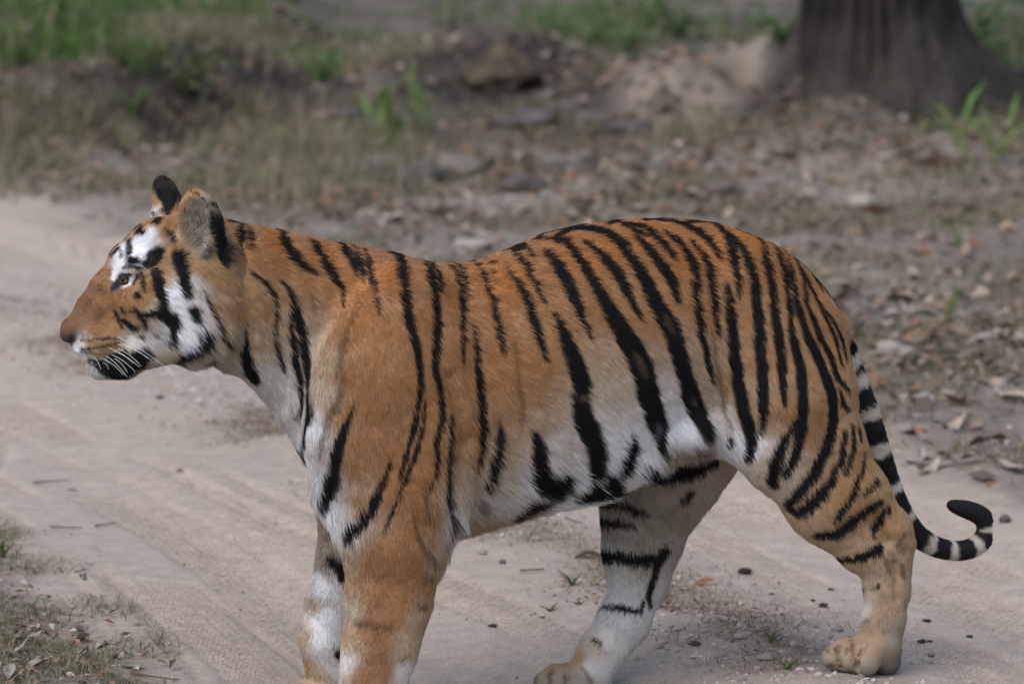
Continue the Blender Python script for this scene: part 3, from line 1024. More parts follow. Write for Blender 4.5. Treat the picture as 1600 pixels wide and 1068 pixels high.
# each stroke: sheet key, then x, y, half width ... along the stroke
STROKES = '''
n 160 85 14 185 130 22 215 175 22 250 215 14 300 245 4
n 285 130 10 320 175 18 345 225 16 375 265 14 402 300 9 408 365 3
n 380 125 10 410 165 16 435 205 12 450 250 5
n 430 140 8 455 190 12 475 240 9 480 275 3
n 475 160 6 495 210 10 510 270 9 525 350 5 528 385 2
n 545 148 8 590 150 22 605 200 17 612 250 16 622 320 16 638 400 17 660 470 15 678 540 13 684 620 12 678 720 11 665 790 11 645 870 9 625 930 7 612 985 4
n 690 195 8 710 240 14 735 330 20 745 420 18 742 500 16 738 580 14 752 650 13 762 720 12 758 790 11 742 850 10 748 910 8 738 960 7 718 1010 4
n 715 205 6 745 250 14 750 300 8
n 785 218 6 815 260 10 832 330 14 835 420 12 836 500 8 838 560 4
n 815 218 8 840 265 10 850 335 4
n 885 215 8 910 260 10 940 340 12 958 410 13 970 480 10 977 535 5
n 873 430 4 885 510 10 893 600 14 900 700 15 908 800 17 903 870 15 885 945 8
n 968 775 6 966 840 15 955 910 17 935 970 15 915 1020 6
n 70 240 6 115 270 8 145 320 8 158 370 6 152 450 5 160 510 7 175 560 7 185 590 4
n 175 265 4 215 315 10 225 350 10 212 400 10 210 450 11 225 520 13 240 600 13 252 670 10 258 720 8 235 755 5
n 228 360 10 240 420 16 262 510 15 275 580 14 288 660 13 288 740 13 275 820 15 252 888 9
c 298 65 4 272 140 12 240 230 18 215 330 22 185 410 12
c 432 265 4 405 330 12 370 410 18 320 475 24 290 500 20 275 530 8
c 555 50 4 540 180 8 510 270 8 470 360 6 440 450 5 405 525 2
c 640 95 5 640 180 9 635 260 10 632 350 10 630 395 8
c 650 400 6 640 470 8 625 520 6
c 225 620 14 255 650 20 268 690 16
c 245 950 12 248 975 10
f 235 740 12 245 800 28 238 870 32 255 905 30 290 900 40 310 900 38
f 290 935 24 302 905 38
f 244 962 28 210 978 34 180 1005 22 158 1030 10
f 295 345 6 330 430 20 360 500 30 385 570 32 378 620 32 385 680 34 415 740 34 430 800 38 430 860 30 415 885 14
f 148 215 8 190 270 14 220 350 14 245 420 14 268 495 6
f 165 165 6 200 190 12 225 240 10 262 310 5
f 262 155 8 310 200 22 350 270 20 375 340 16 405 400 8 412 425 4
f 230 118 6 330 120 14 375 175 16 420 240 18 460 310 24 510 400 32 550 460 38 585 530 40 600 610 38 620 670 38 640 730 32 645 785 14
f 395 122 8 450 160 16 500 220 22 540 290 18 565 340 10 575 365 4
f 270 92 8 370 78 12 450 85 16 510 120 20 550 175 20 590 240 24 635 330 30 680 400 34 700 470 30 725 550 28 745 620 34 775 680 32 795 740 20
f 560 100 8 610 150 18 650 200 22 685 250 18 700 310 8
f 440 58 6 540 62 10 600 75 12 650 120 16 690 170 8
f 520 65 8 560 85 10 605 100 6
f 665 90 8 715 130 14 750 190 18 765 255 12
f 752 250 10 765 320 14 780 420 14 800 500 12 818 575 4
f 585 48 8 680 52 10 760 80 16 810 120 16 840 170 8
f 752 120 8 795 180 14 815 260 16 825 350 12 835 415 5
f 700 40 8 800 55 8 860 100 14 885 170 18 900 230 14 905 295 6
f 150 150 8 190 135 10 225 170 6
f 60 178 6 95 220 5
f 545 740 8 550 790 20 530 840 24 505 870 14
f 468 890 28 480 930 24 490 950 22
f 362 940 28 395 930 44 432 948 28
f 600 850 26 590 890 20
t 235 260 10 252 370 20 260 480 20 275 580 20 295 680 20 315 760 20 305 815 16
t 190 50 8 250 100 12 300 160 16 325 240 18 338 330 18 345 440 20 355 540 18 358 640 18 345 730 6
t 255 65 8 320 100 14 360 170 16 385 260 16 395 360 16 412 460 18 422 560 14 428 650 6
t 365 105 8 410 170 14 435 260 12 445 380 10 455 440 16 480 520 18 488 620 20 485 720 20 465 800 18 430 870 16
t 465 700 8 430 750 18 400 820 22 385 880 20 390 910 14
t 415 140 6 450 230 12 470 330 14 500 420 16 545 510 18 580 600 20 590 700 20 570 780 22 530 860 22 480 930 22 440 970 16
t 440 150 6 485 220 10 495 300 10 515 360 8 540 445 5
t 490 220 6 530 300 8 570 380 8 600 450 8 615 520 5
t 515 345 5 545 430 10 580 490 12 600 560 10 640 600 6
t 545 320 5 590 380 7 620 450 7 630 500 4
t 450 160 6 500 200 10 545 265 8
t 520 210 8 570 270 10 600 320 8
t 612 600 6 618 640 10 640 665 8
t 625 735 8 615 820 12 580 900 18 530 960 22 480 1000 20 445 990 12
t 650 715 6 655 790 10 625 870 8
t 670 720 8 680 765 5
l 540 410 10 490 440 18 430 490 24 370 530 22 305 530 12
l 550 440 12 530 490 16 510 530 14
l 535 580 20 470 610 18 390 620 12
l 480 235 5 470 310 9 435 390 14 395 450 13 372 485 8
l 525 345 12 475 385 6
l 565 430 9 570 450 8
l 475 725 4 530 715 3
k 825 150 20 760 185 32 680 200 38 600 205 42 555 215 30
k 735 280 16 700 310 12
k 400 290 26 450 320 22 500 345 18 550 362 8
k 370 380 22 420 395 20 470 410 14 505 425 6
k 370 525 28 430 540 28 510 555 26 580 550 28 630 520 26
k 600 560 22 580 640 16 560 700 14 568 750 10
k 380 750 8 440 752 12 490 765 13 525 765 12 545 720 8
k 340 885 8 365 900 5
k 880 50 12 875 75 10
h 395 470 5 430 462 7 460 475 10
h 440 548 6 452 520 7 455 495 7
h 475 490 8 478 530 9 482 575 7
h 550 395 20 520 430 30 490 460 16
h 540 495 24 550 560 26 565 610 22 560 650 20 545 670 20 600 690 34 615 715 28
h 545 672 18 500 680 16 460 690 14
h 610 745 18 610 780 12 580 800 8
h 640 425 28 645 450 30 660 510 24 668 570 18
h 700 640 24 710 680 20
h 745 740 30 745 780 26
h 715 800 20 680 820 28 645 850 26 620 885 20
h 765 875 22 740 905 12
h 758 560 6 765 600 8 790 660 12 815 730 14 850 775 18 875 795 18
h 940 690 4 950 800 14 950 880 24 965 940 28 985 975 14
h 585 295 8 600 325 10 617 360 8
h 550 240 12 535 265 14
h 500 240 8 530 235 8
h 600 212 16 570 215 9
h 440 290 8 410 300 6 460 280 6
h 465 310 20 480 305 12
h 415 350 13 420 380 13 408 415 9
h 378 390 5 380 420 6
h 390 320 6 370 325 6
h 340 355 8 328 410 7
h 430 440 22 450 440 16 415 445 10
h 455 595 15 448 600 12
h 355 670 5 368 710 11 385 745 7
h 380 655 4 398 680 6
h 395 715 12 430 745 13 455 735 9
h 425 670 7 445 655 9 475 700 9 485 735 9
h 472 780 11 470 785 10
h 532 765 9 528 768 8
h 200 808 4 270 800 4 320 795 6 355 795 3
h 195 848 5 260 838 6 320 825 5 370 818 4
h 215 885 5 245 892 9 290 912 20 340 935 38 395 930 50 445 895 48 488 858 28
h 395 880 34 340 890 22
h 320 955 20 360 968 18 400 965 12
h 265 925 9 300 945 12
h 800 220 8 820 290 26 840 350 38 850 400 32 850 435 16
h 690 95 5 740 130 5 785 190 6
h 565 85 24 585 130 34 605 170 30 600 190 24
h 800 182 6 850 195 14 895 240 22 920 310 20 930 370 14 932 400 6
h 930 250 10 962 300 14 970 350 12 965 375 6
'''
BROWN = '''
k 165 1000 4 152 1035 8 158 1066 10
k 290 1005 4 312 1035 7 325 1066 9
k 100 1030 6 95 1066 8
l 622 528 8 600 562 8
l 556 622 8 568 660 10
l 615 640 9 622 690 8
l 468 848 5 492 836 5
l 473 726 6 530 712 5
l 600 590 6 640 575 5
h 690 225 20 722 255 32 700 300 34 715 345 22
l 425 880 4 436 925 6 440 985 7
l 378 905 4 384 950 6 388 985 6
l 345 915 3 350 950 4
n 450 385 3 425 450 6 400 520 7 385 590 6
n 410 600 4 385 690 9 355 760 8 330 840 6 318 905 3
n 288 320 6 292 385 4
c 550 330 3 555 400 5 570 470 5
c 515 450 3 530 530 6 555 580 10 590 620 9
c 545 665 5 580 668 10
c 535 780 8 560 785 12
c 480 975 6 500 960 4
c 320 850 10 380 858 10 440 868 6
f 165 440 3 178 560 4 185 640 5 192 720 3
c 745 410 14 748 440 14
f 812 400 5 830 520 6 850 640 6 870 720 6
'''  # brown coat marks; the paw strokes paint shade into the hind toe gaps
WHITE = '''
h 392 560 2.5 420 541 4 440 514 2.5
h 345 520 7 360 480 12
'''
TEAR = '''
h 342 572 7 366 542 18 392 512 20 412 500 12
'''
FADE = '''
f 560 480 8 580 520 12 590 545 8
f 655 350 6 672 385 10 682 410 6
f 630 705 8 635 730 10
f 378 622 10 395 622 8
f 748 628 8 755 636 6
f 320 920 8 322 925 6
t 25 350 6 38 385 8
'''


def strokes(txt, mirror_limit=900, grow=0.8):
    out = []
    for ln in txt.strip().splitlines():
        w = ln.split()
        ox, oy, s = ZOOMS[w[0]]
        v = np.array(w[1:], float).reshape(-1, 3)
        pts = []
        for x, y, hw_ in v:
            px, py = ox + x * s, oy + y * s
            h = hit(px, py)
            if h is not None:
                pts.append((*h, (hw_ * s * 1.02 + (grow if w[0] != 'h' else 0.2)) / 705.0))
        if len(pts) < 2:
            continue
        pts = np.array(pts)
        out.append(pts)
        far_part = w[0] == 'k' or pts[:, 1].mean() < -0.02
        if not far_part and (oy + v[:, 1].mean() * s) < mirror_limit and not (w[0] == 'h' and (ox + v[:, 0].mean() * s) > 225 and (oy + v[:, 1].mean() * s) < 400):
            m = pts.copy()
            m[:, 1] *= -1
            out.append(m)
    return out


def stroke_mask(Q, sts, soft=0.0028, wob=0.0013, jit=0.0013):
    """how far each body point lies inside any of the strokes, 0..1"""
    order = np.argsort(Q[:, 0])
    S = Q[order]
    wobn = vnoise(S[:, 0] * 95, S[:, 2] * 95, S[:, 1] * 95, 5) * wob + vnoise(S[:, 0] * 260, S[:, 2] * 260, S[:, 1] * 260, 6) * wob * 0.8 + rng.normal(size=len(S)) * jit
    m = np.zeros(len(S))
    for st_ in sts:
        for a, b in zip(st_[:-1], st_[1:]):
            r = max(a[3], b[3]) + 0.008
            i, j = np.searchsorted(S[:, 0], (min(a[0], b[0]) - r, max(a[0], b[0]) + r))
            s = S[i:j]
            k = np.nonzero((s[:, 2] > min(a[2], b[2]) - r) & (s[:, 2] < max(a[2], b[2]) + r) & (s[:, 1] > min(a[1], b[1]) - 0.09) & (s[:, 1] < max(a[1], b[1]) + 0.09))[0]
            if not len(k):
                continue
            s = s[k]
            sc = np.array([1, 0.4, 1])
            ba = (b[:3] - a[:3]) * sc
            pa = (s - a[:3]) * sc
            t = np.clip(pa @ ba / (ba @ ba + 1e-12), 0, 1)
            dd = np.linalg.norm(pa - t[:, None] * ba, axis=1) - (a[3] + (b[3] - a[3]) * t) + wobn[i + k]
            v = 1 - sstep(-soft, soft, dd)
            m[i + k] = np.maximum(m[i + k], v)
    r = np.empty(len(Q))
    r[order] = m
    return r


DEEP = np.array((0.37, 0.157, 0.052))
ORG = np.array((0.34, 0.17, 0.071))
TAN = np.array((0.38, 0.225, 0.112))
CRM = np.array((0.50, 0.405, 0.30))
WHT = np.array((0.79, 0.79, 0.81))
GRY = np.array((0.30, 0.25, 0.19))
BRN = np.array((0.17, 0.085, 0.042))
PNK = np.array((0.085, 0.042, 0.038))
BLK = np.array((0.012, 0.011, 0.012))
KEY = {'m': (TAN + GRY) / 2, 'S': np.array((0.13, 0.11, 0.10)), 'D': DEEP, 'O': ORG, 'T': TAN, 'C': CRM, 'W': WHT, 'G': GRY, 'B': BRN, 'P': PNK, 'K': BLK,
       'o': (ORG + TAN) / 2, 't': (TAN + CRM) / 2, 'w': (CRM + WHT) / 2, 'g': (GRY + WHT) / 2, 'd': (DEEP + ORG) / 2, 'b': (BRN + ORG) / 2}
COAT = '''545 520 O 540 580 O 545 640 O 580 560 O 620 600 O 650 560 O 660 640 O 690 620 O 560 500 d 750 600 O 770 560 O 800 600 O 680 700 O 640 780 O 660 800 O 615 760 O 880 540 o 840 560 O 960 500 o 1010 500 o 930 480 O 600 700 O 580 640 O 660 700 O 640 600 O 740 660 O
168 440 b 172 425 b 160 455 B 185 465 b 175 478 B 160 490 B 190 495 b 210 492 o 215 470 o 165 505 b 150 425 b 140 450 B 130 470 B 112 498 B 165 470 b 170 495 b 198 485 b 150 515 b 180 512 o 165 398 O 178 384 O 155 412 b 200 510 t 190 372 O 215 357 O 240 345 O 262 332 D 225 378 W 208 392 W 188 392 W 184 418 W 178 436 C 232 370 W
250 405 T 240 412 o 262 390 T 255 368 O 250 350 O 272 350 T 228 392 W 238 385 w 222 398 W 280 372 t 245 430 o 232 445 o 228 460 o 222 470 o 246 445 T 210 458 T 235 482 C 246 470 C 262 462 W 275 455 W 285 480 W 270 500 W 300 500 W 250 520 g 232 530 g 262 545 C 285 525 W 305 545 C 312 470 w 300 440 w 290 410 T 325 470 T 330 510 C 345 500 t 352 545 C
318 420 T 340 430 T 335 400 T 375 530 t 360 480 T 380 450 T 390 400 O 365 360 T 372 372 o 420 375 D 430 410 d 400 480 T 410 530 t 400 570 w 440 600 w 425 620 w 455 650 w 475 620 w 490 660 W 470 690 W 500 740 W 520 790 W 500 600 C 515 560 t 480 540 C 450 500 t 450 450 T 470 430 O 500 400 D 530 450 d
127 556 W 140 578 w 158 588 g 140 538 T 160 542 T 178 540 T 150 550 t 170 552 t 188 548 C 135 546 t 120 545 W 128 540 w 200 530 w 100 500 B 94 507 B 91 517 P 98 526 P 112 531 K 104 512 B
560 450 d 600 430 D 600 520 O 560 600 O 600 650 O 560 690 O 620 720 O 660 740 O 640 830 O 600 900 b 590 1000 b 600 1050 b 600 860 O 590 940 b 612 960 O 575 980 b 585 1030 b 622 900 O 570 1055 b 630 940 O 580 880 O 640 870 O 565 900 o 552 880 t 546 950 C 540 1030 w 548 1000 t 650 960 t 662 900 o 678 870 t 640 1010 t 632 1050 w 540 800 w 520 800 W 560 780 T 550 720 o 530 650 T
660 500 O 700 450 d 720 560 O 700 680 o 712 740 t 722 770 C 705 800 w 720 800 w 740 700 o 760 740 C 770 500 O 800 440 D 760 440 D 800 560 O 800 640 T 780 700 t 770 780 w 830 600 o 830 660 t 850 700 w 830 750 W 800 780 w 810 800 t 760 815 t 730 822 t
870 500 o 850 430 O 900 400 D 950 390 D 900 560 t 910 620 C 930 660 w 960 600 C 950 540 t 940 700 W 980 690 W 1000 560 t 990 480 o 1030 620 w 1050 660 W 1080 676 W 1030 450 O 1060 400 D 1100 390 D 1100 480 O 1090 560 t 1110 620 C 1125 660 w 1145 685 W 1130 600 T 1000 365 D 1150 370 D 1200 410 d 1250 450 O 1160 480 o 1190 560 o 1190 640 o 1240 560 T 1270 500 O 1290 560 T 1300 620 T 1270 660 o 1240 640 o 1170 695 W 1190 722 C 1175 650 t 1212 762 C 1250 805 t 1290 848 t 1320 880 t 1345 915 C 1300 770 T 1340 740 T 1330 800 T 1380 820 T 1360 870 t 1350 950 w 1400 860 m 1392 920 m 1372 960 m 1360 990 m 1385 950 m 1325 1008 m 1350 1012 m 1390 990 G 1348 1048 G 1315 1046 G 1292 1040 G 1310 1018 m 1340 1024 m 1370 1025 m 1300 1030 G 1325 1035 G 1362 1036 G 1402 1048 S 1385 1056 S
900 772 W 870 780 W 940 760 W 965 745 W 1000 720 W
1090 700 B 1050 710 G 1040 760 G 1000 785 G 960 820 G 1010 830 G 1050 800 G 960 870 g 1000 880 G 970 905 g 1000 930 g 960 960 g 980 980 g 950 1000 w 930 1010 C 905 1030 o 880 1038 T 858 1045 T 850 1062 G 890 1062 G 870 1064 G 910 1060 G 920 1040 w 945 1040 g
525 845 G 520 880 G 505 920 W 520 930 g 515 960 W 500 970 W 530 980 g 515 1030 g 500 1000 W 525 1010 g 480 1040 T 476 990 t 490 940 t 505 1060 t 530 1050 g
295 300 T 285 330 T 290 360 t 308 325 G 312 350 S 306 370 S 325 345 G 335 370 G 318 385 S 298 345 G 300 395 t 348 385 K 340 350 K 330 322 G
246 330 w 243 318 T 252 290 K 270 305 K'''


def coat_points():
    w = COAT.split()
    q, c = [], []
    for i in range(0, len(w), 3):
        h = hit(float(w[i]), float(w[i + 1]))
        if h is None:
            continue
        q.append(h)
        c.append(KEY[w[i + 2]])
        ear = 225 < float(w[i]) < 360 and float(w[i + 1]) < 400
        if h[1] > 0.015 and float(w[i + 1]) < 900 and not ear:
            q.append(h * np.array([1, -1, 1]))
            c.append(KEY[w[i + 2]])
    # the back line, inner faces and soles that the photograph does not show
    return np.array(q), np.array(c)


CQ, CC = coat_points()
SC = np.array([1, 0.7, 1])
TAILQ = np.array([P(*t[:3]) for t in TAIL])


def tail_coords(Q):
    """arc length along the tail and distance to it (body coords)"""
    best = np.full(len(Q), 9.0)
    arc = np.zeros(len(Q))
    tang = np.zeros((len(Q), 3))
    acc = 0
    for a, b in zip(TAILQ[:-1], TAILQ[1:]):
        L = np.linalg.norm(b - a)
        t = np.clip((Q - a) @ (b - a) / L ** 2, 0, 1)
        dd = np.linalg.norm(Q - a - t[:, None] * (b - a), axis=1)
        m = dd < best
        best[m] = dd[m]
        arc[m] = acc + t[m] * L
        tang[m] = (b - a) / L
        acc += L
    return arc, best, tang


def tail_arc_at(px, py):
    return tail_coords(np.array([P(px, py, 0)]))[0][0]


TAIL_BLACK = [(tail_arc_at(1316, 503), tail_arc_at(1328, 548)), (tail_arc_at(1332, 570), tail_arc_at(1336, 580)), (tail_arc_at(1340, 602), tail_arc_at(1350, 634)), (tail_arc_at(1356, 652), tail_arc_at(1367, 692)),
              (tail_arc_at(1372, 709), tail_arc_at(1388, 754)), (tail_arc_at(1393, 769), tail_arc_at(1409, 803)), (tail_arc_at(1413, 811), tail_arc_at(1444, 845)),
              (tail_arc_at(1455, 852), tail_arc_at(1480, 859)), (tail_arc_at(1491, 861), tail_arc_at(1519, 856)), (tail_arc_at(1531, 848), tail_arc_at(1544, 828)), (tail_arc_at(1544, 820), 9.0)]
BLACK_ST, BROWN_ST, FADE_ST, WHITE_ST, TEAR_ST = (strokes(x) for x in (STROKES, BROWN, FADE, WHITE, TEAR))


def idw(Q, KQ, KV, eps, p):
    out = np.zeros((len(Q), KV.shape[1]), np.float32)
    A, B = (Q * SC).astype(np.float32), (KQ * SC).astype(np.float32)
    for i in range(0, len(Q), 40000):
        a = A[i:i + 40000]
        d2 = np.maximum((a * a).sum(1)[:, None] + (B * B).sum(1)[None] - 2 * a @ B.T, 0) + eps
        w = np.exp(-p * np.log(d2))
        out[i:i + 40000] = (w @ KV.astype(np.float32)) / w.sum(1, keepdims=True)
    return out.astype(float)


SKIN_BASE = idw(bv, CQ, CC, 1.6e-4, 1.7)
_hd = bv[:, 0] < -0.58
_k = 1 - sstep(-0.68, -0.58, bv[_hd, 0])[:, None]
SKIN_BASE[_hd] = SKIN_BASE[_hd] * (1 - _k) + idw(bv[_hd], CQ, CC, 2.2e-5, 2.0) * _k


def coat_colour(Q, base, jitter=0.0):
    colr = base.copy()
    arc, td, _ = tail_coords(Q)
    on_tail = ((td < 0.045) & (arc > tail_arc_at(1322, 545))) | ((td < 0.037) & (arc > tail_arc_at(1312, 515)) & (np.abs(Q[:, 1]) < 0.036))
    colr[on_tail] = (0.46, 0.41, 0.35)
    blk = stroke_mask(Q, BLACK_ST)
    fade = stroke_mask(Q, FADE_ST, 0.004)
    blk = blk * (1 - 0.16 * fade)
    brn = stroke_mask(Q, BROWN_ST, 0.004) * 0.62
    wob = vnoise(Q[:, 0] * 60, Q[:, 1] * 60, Q[:, 2] * 60, 9) * 0.006
    tb = np.zeros(len(Q))
    for a, b in TAIL_BLACK:
        tb = np.maximum(tb, sstep(a - 0.003, a + 0.003, arc + wob) * (1 - sstep(b - 0.003, b + 0.003, arc + wob)))
    blk = np.where(on_tail, tb, blk)
    n = 1 + 0.05 * fbm(Q[:, 0] * 9, Q[:, 1] * 9, Q[:, 2] * 9, 3, 21)
    colr = colr * n[:, None]
    if jitter:
        colr = colr * (1 + jitter * rng.normal(size=(len(Q), 1)))
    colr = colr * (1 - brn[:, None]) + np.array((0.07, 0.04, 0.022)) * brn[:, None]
    colr = colr * (1 - blk[:, None]) + BLK * blk[:, None]
    tear = stroke_mask(Q, TEAR_ST)[:, None]
    colr = colr * (1 - tear) + np.array((0.022, 0.022, 0.034)) * tear
    wht = stroke_mask(Q, WHITE_ST)[:, None]
    colr = colr * (1 - wht) + WHT * wht
    return np.clip(colr, 0.004, 0.9), blk


# ------------------------------------------------------------------ build: skin, fur, eyes, whiskers, claws
T_ROOT = empty('tiger', (0.0, 10.0, 0.0))
tag(T_ROOT, 'orange tiger with black stripes and white belly standing side-on across the sandy track', 'tiger')
ORIGIN = np.array([0, 10.0, 0])

skin_m = attr_mat('tiger_skin', rough=0.7, spec=0.15)
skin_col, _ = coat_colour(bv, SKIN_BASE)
body = mesh_np('body', WV - ORIGIN, bq, 4, skin_m, T_ROOT, True, skin_col)

# fur roots spread over the skin
N_FUR = 620000
fn = np.cross(WV[tri[:, 1]] - WV[tri[:, 0]], WV[tri[:, 2]] - WV[tri[:, 0]])
area = np.linalg.norm(fn, axis=1) / 2
cen = bv[tri].mean(1)
face_n = VN[tri].mean(1)
toward = (face_n * (C_O - WV[tri].mean(1))).sum(1)
dens = np.where(cen[:, 0] < -0.62, 1.7, 1.0) * np.where(toward > -0.15 * 10, 1.0, 0.45)
cdf = np.cumsum(area * dens)
pick = np.searchsorted(cdf, rng.random(N_FUR) * cdf[-1])
r1, r2 = np.sqrt(rng.random(N_FUR)), rng.random(N_FUR)
bc = np.stack([1 - r1, r1 * (1 - r2), r1 * r2], 1)
root = (WV[tri[pick]] * bc[:, :, None]).sum(1)
rn = (VN[tri[pick]] * bc[:, :, None]).sum(1)
rn /= np.linalg.norm(rn, axis=1, keepdims=True)
rq = to_body(root)

# lie of the hair: x, y in the photograph, direction, length (mm)
LIE = '''110 500 .7 -.7 4  140 450 .55 -.8 5  175 395 .7 -.7 6  230 350 .95 -.3 8  180 480 .9 -.1 5  215 470 .9 .2 8  165 520 .9 .3 5  190 425 .8 -.3 5  150 585 .5 .8 9  200 575 .7 .6 9
250 440 .85 .45 10  255 500 .8 .6 15  290 470 .75 .65 20  290 530 .75 .65 30  320 500 .6 .8 34  340 460 .5 .85 22  320 400 .6 .75 14  310 340 .1 -1 8  300 300 .1 -1 5  258 300 .2 -1 5  290 375 .4 -.5 14
380 370 .95 .25 14  400 430 .75 .6 18  370 540 .5 .85 24  420 600 .55 .8 22  450 650 .5 .85 20  490 740 .4 .9 28  520 800 .3 .95 30  450 480 .6 .8 18  480 560 .45 .9 18
500 385 .97 .25 13  560 450 .6 .8 13  600 560 .25 .97 12  560 680 .15 .98 12  640 700 .1 .98 12  620 820 .05 1 10  600 950 -.1 1 7  590 1050 -.15 1 6.5  700 560 .4 .9 13  705 800 .4 .9 40  720 700 .6 .8 20
660 400 .97 .25 13  760 405 .98 .15 13  780 520 .75 .65 14  800 650 .7 .7 16  780 770 .75 .65 34  860 780 .8 .6 38  940 770 .8 .6 36  1000 730 .7 .7 36  900 450 .85 .5 14  920 600 .75 .65 17  960 700 .75 .65 22
900 350 .98 .15 12  1000 345 .99 .1 12  1100 345 .98 .25 12  1060 480 .8 .6 14  1060 620 .7 .7 18  1090 680 .6 .8 24  1150 690 .6 .8 20  1180 500 .55 .8 12  1200 380 .85 .5 12  1280 460 .6 .8 12  1240 600 .3 .95 12  1180 700 .4 .9 16  1300 640 .35 .95 11
1250 760 .5 .85 12  1330 800 .55 .85 11  1400 840 .2 1 9  1385 930 -.05 1 8  1375 990 -.2 .98 7  1330 1015 -.8 .6 3.2  1300 1030 -.8 .6 3  1355 1030 -.6 .8 3 1340 1045 -.6 .8 3 1320 1040 -.6 .8 3
1050 760 .2 .98 12  1000 830 0 1 11  990 920 -.1 1 9  950 990 -.5 .85 8  900 1040 -.8 .5 4  865 1055 -.8 .6 3.2  530 860 -.05 1 10  510 980 -.05 1 9  515 1060 0 1 8'''
w = np.array(LIE.split(), float).reshape(-1, 5)
LQ, LV = [], []
for x, y, dx, dy, ln in w:
    h = hit(x, y)
    if h is None:
        continue
    vec = np.array([dx, 0, -dy, ln / 1000])
    LQ.append(h); LV.append(vec)
    if h[1] > 0.015 and y < 880:
        LQ.append(h * np.array([1, -1, 1])); LV.append(vec)
LQ, LV = np.array(LQ), np.array(LV)
SKIN_LIE = idw(bv, LQ, LV, 1e-4, 1.6)
lie = (SKIN_LIE[tri[pick]] * bc[:, :, None]).sum(1)
arc, td, tang = tail_coords(rq)
ont = (td < 0.042) & (arc > tail_arc_at(1322, 545))
lie[ont, :3] = tang[ont]
lie[ont, 3] = np.where(arc[ont] > tail_arc_at(1450, 848), 0.004, 0.007)
flow = lie[:, 0:1] * T_BACK + lie[:, 2:3] * np.array([0, 0, 1.0])
flow += 0.16 * np.stack([vnoise(rq[:, 0] * 34, rq[:, 1] * 28, rq[:, 2] * 28, s) for s in (31, 32, 33)], 1)
flow += 0.10 * rng.normal(size=flow.shape)
flow -= rn * (flow * rn).sum(1, keepdims=True)
flow /= np.linalg.norm(flow, axis=1, keepdims=True) + 1e-9
clump = vnoise(rq[:, 0] * 70, rq[:, 1] * 70, rq[:, 2] * 70, 41)
clump2 = vnoise(rq[:, 0] * 190, rq[:, 1] * 190, rq[:, 2] * 190, 42)
hlen = lie[:, 3] * rng.uniform(0.6, 1.45, N_FUR) * (1.12 + 0.25 * clump)
# no fur on the nose leather and in the eye openings
nose_q = np.array([P(97, 524, 0)])
bald = np.linalg.norm((rq - nose_q) * np.array([1, 0.9, 1]), axis=1) < 0.021
EYES = []
for sgn in (1, -1):
    e = hit(198, 437)
    e = e * np.array([1, sgn, 1])
    EYES.append(e)
    bald |= (np.linalg.norm((rq - e) * np.array([1, 1, 1.7]), axis=1) < 0.0165)
ear_c = hit(303, 352)
in_ear = (np.linalg.norm((rq - ear_c) * np.array([1.6, 0.6, 0.75]), axis=1) < 0.042) & (rq[:, 1] > 0.03)
hlen[in_ear] *= 1.3
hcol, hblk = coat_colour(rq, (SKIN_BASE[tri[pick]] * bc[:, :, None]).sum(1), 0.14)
hcol *= (1 + 0.08 * clump2 + 0.03 * clump)[:, None]
lt = in_ear & (rng.random(N_FUR) < 0.4)
hcol[lt] = np.array((0.42, 0.38, 0.34)) * rng.uniform(0.6, 1.2, (int(lt.sum()), 1))
keep = ~bald
root, rn, flow, hlen, hcol = root[keep], rn[keep], flow[keep], hlen[keep], hcol[keep]
n = len(root)
ts = np.array([0, 0.35, 0.7, 1.0])
liftv = rng.uniform(0.10, 0.34, n) * (1 + 0.3 * clump[keep])
pts = np.zeros((n, 4, 3), np.float32)
for k, t in enumerate(ts):
    pts[:, k] = root - rn * 0.001 + flow * (hlen * t)[:, None] + rn * (hlen * liftv * (t - 0.55 * t * t) * 1.3)[:, None]
    pts[:, k, 2] -= (0.06 * hlen * t * t)
cu = bpy.data.hair_curves.new('fur')
cu.add_curves([4] * n)
cu.points.foreach_set('position', (pts.reshape(-1, 3) - ORIGIN).astype(np.float32).ravel())
rad = np.tile(np.array([1.0, 0.95, 0.7, 0.12]), n) * np.repeat(np.where(hlen < 0.007, 0.00034, 0.00042), 4)
ra = cu.attributes.get('radius') or cu.attributes.new('radius', 'FLOAT', 'POINT')
ra.data.foreach_set('value', rad.astype(np.float32))
ca_ = cu.attributes.new('col', 'FLOAT_COLOR', 'CURVE')
cc = np.ones((n, 4), np.float32)
cc[:, :3] = hcol
ca_.data.foreach_set('color', cc.ravel())
fur_m = attr_mat('tiger_fur', rough=0.65, spec=0.08)
cu.materials.append(fur_m)
fur = bpy.data.objects.new('fur', cu)
col.objects.link(fur)
fur.parent = T_ROOT
tag(fur, 'short striped coat of orange, black and white hair')

# eyes: ball, amber iris and pupil, looking ahead and a little outward
eye_w = plain_mat('eye_white', (0.05, 0.035, 0.03), 0.12, 0.5)
eye_i = plain_mat('eye_iris', (0.40, 0.21, 0.05), 0.05, 0.5, 220, (0.22, 0.11, 0.025))
eye_p = plain_mat('eye_pupil', (0.006, 0.006, 0.006), 0.06, 0.6)


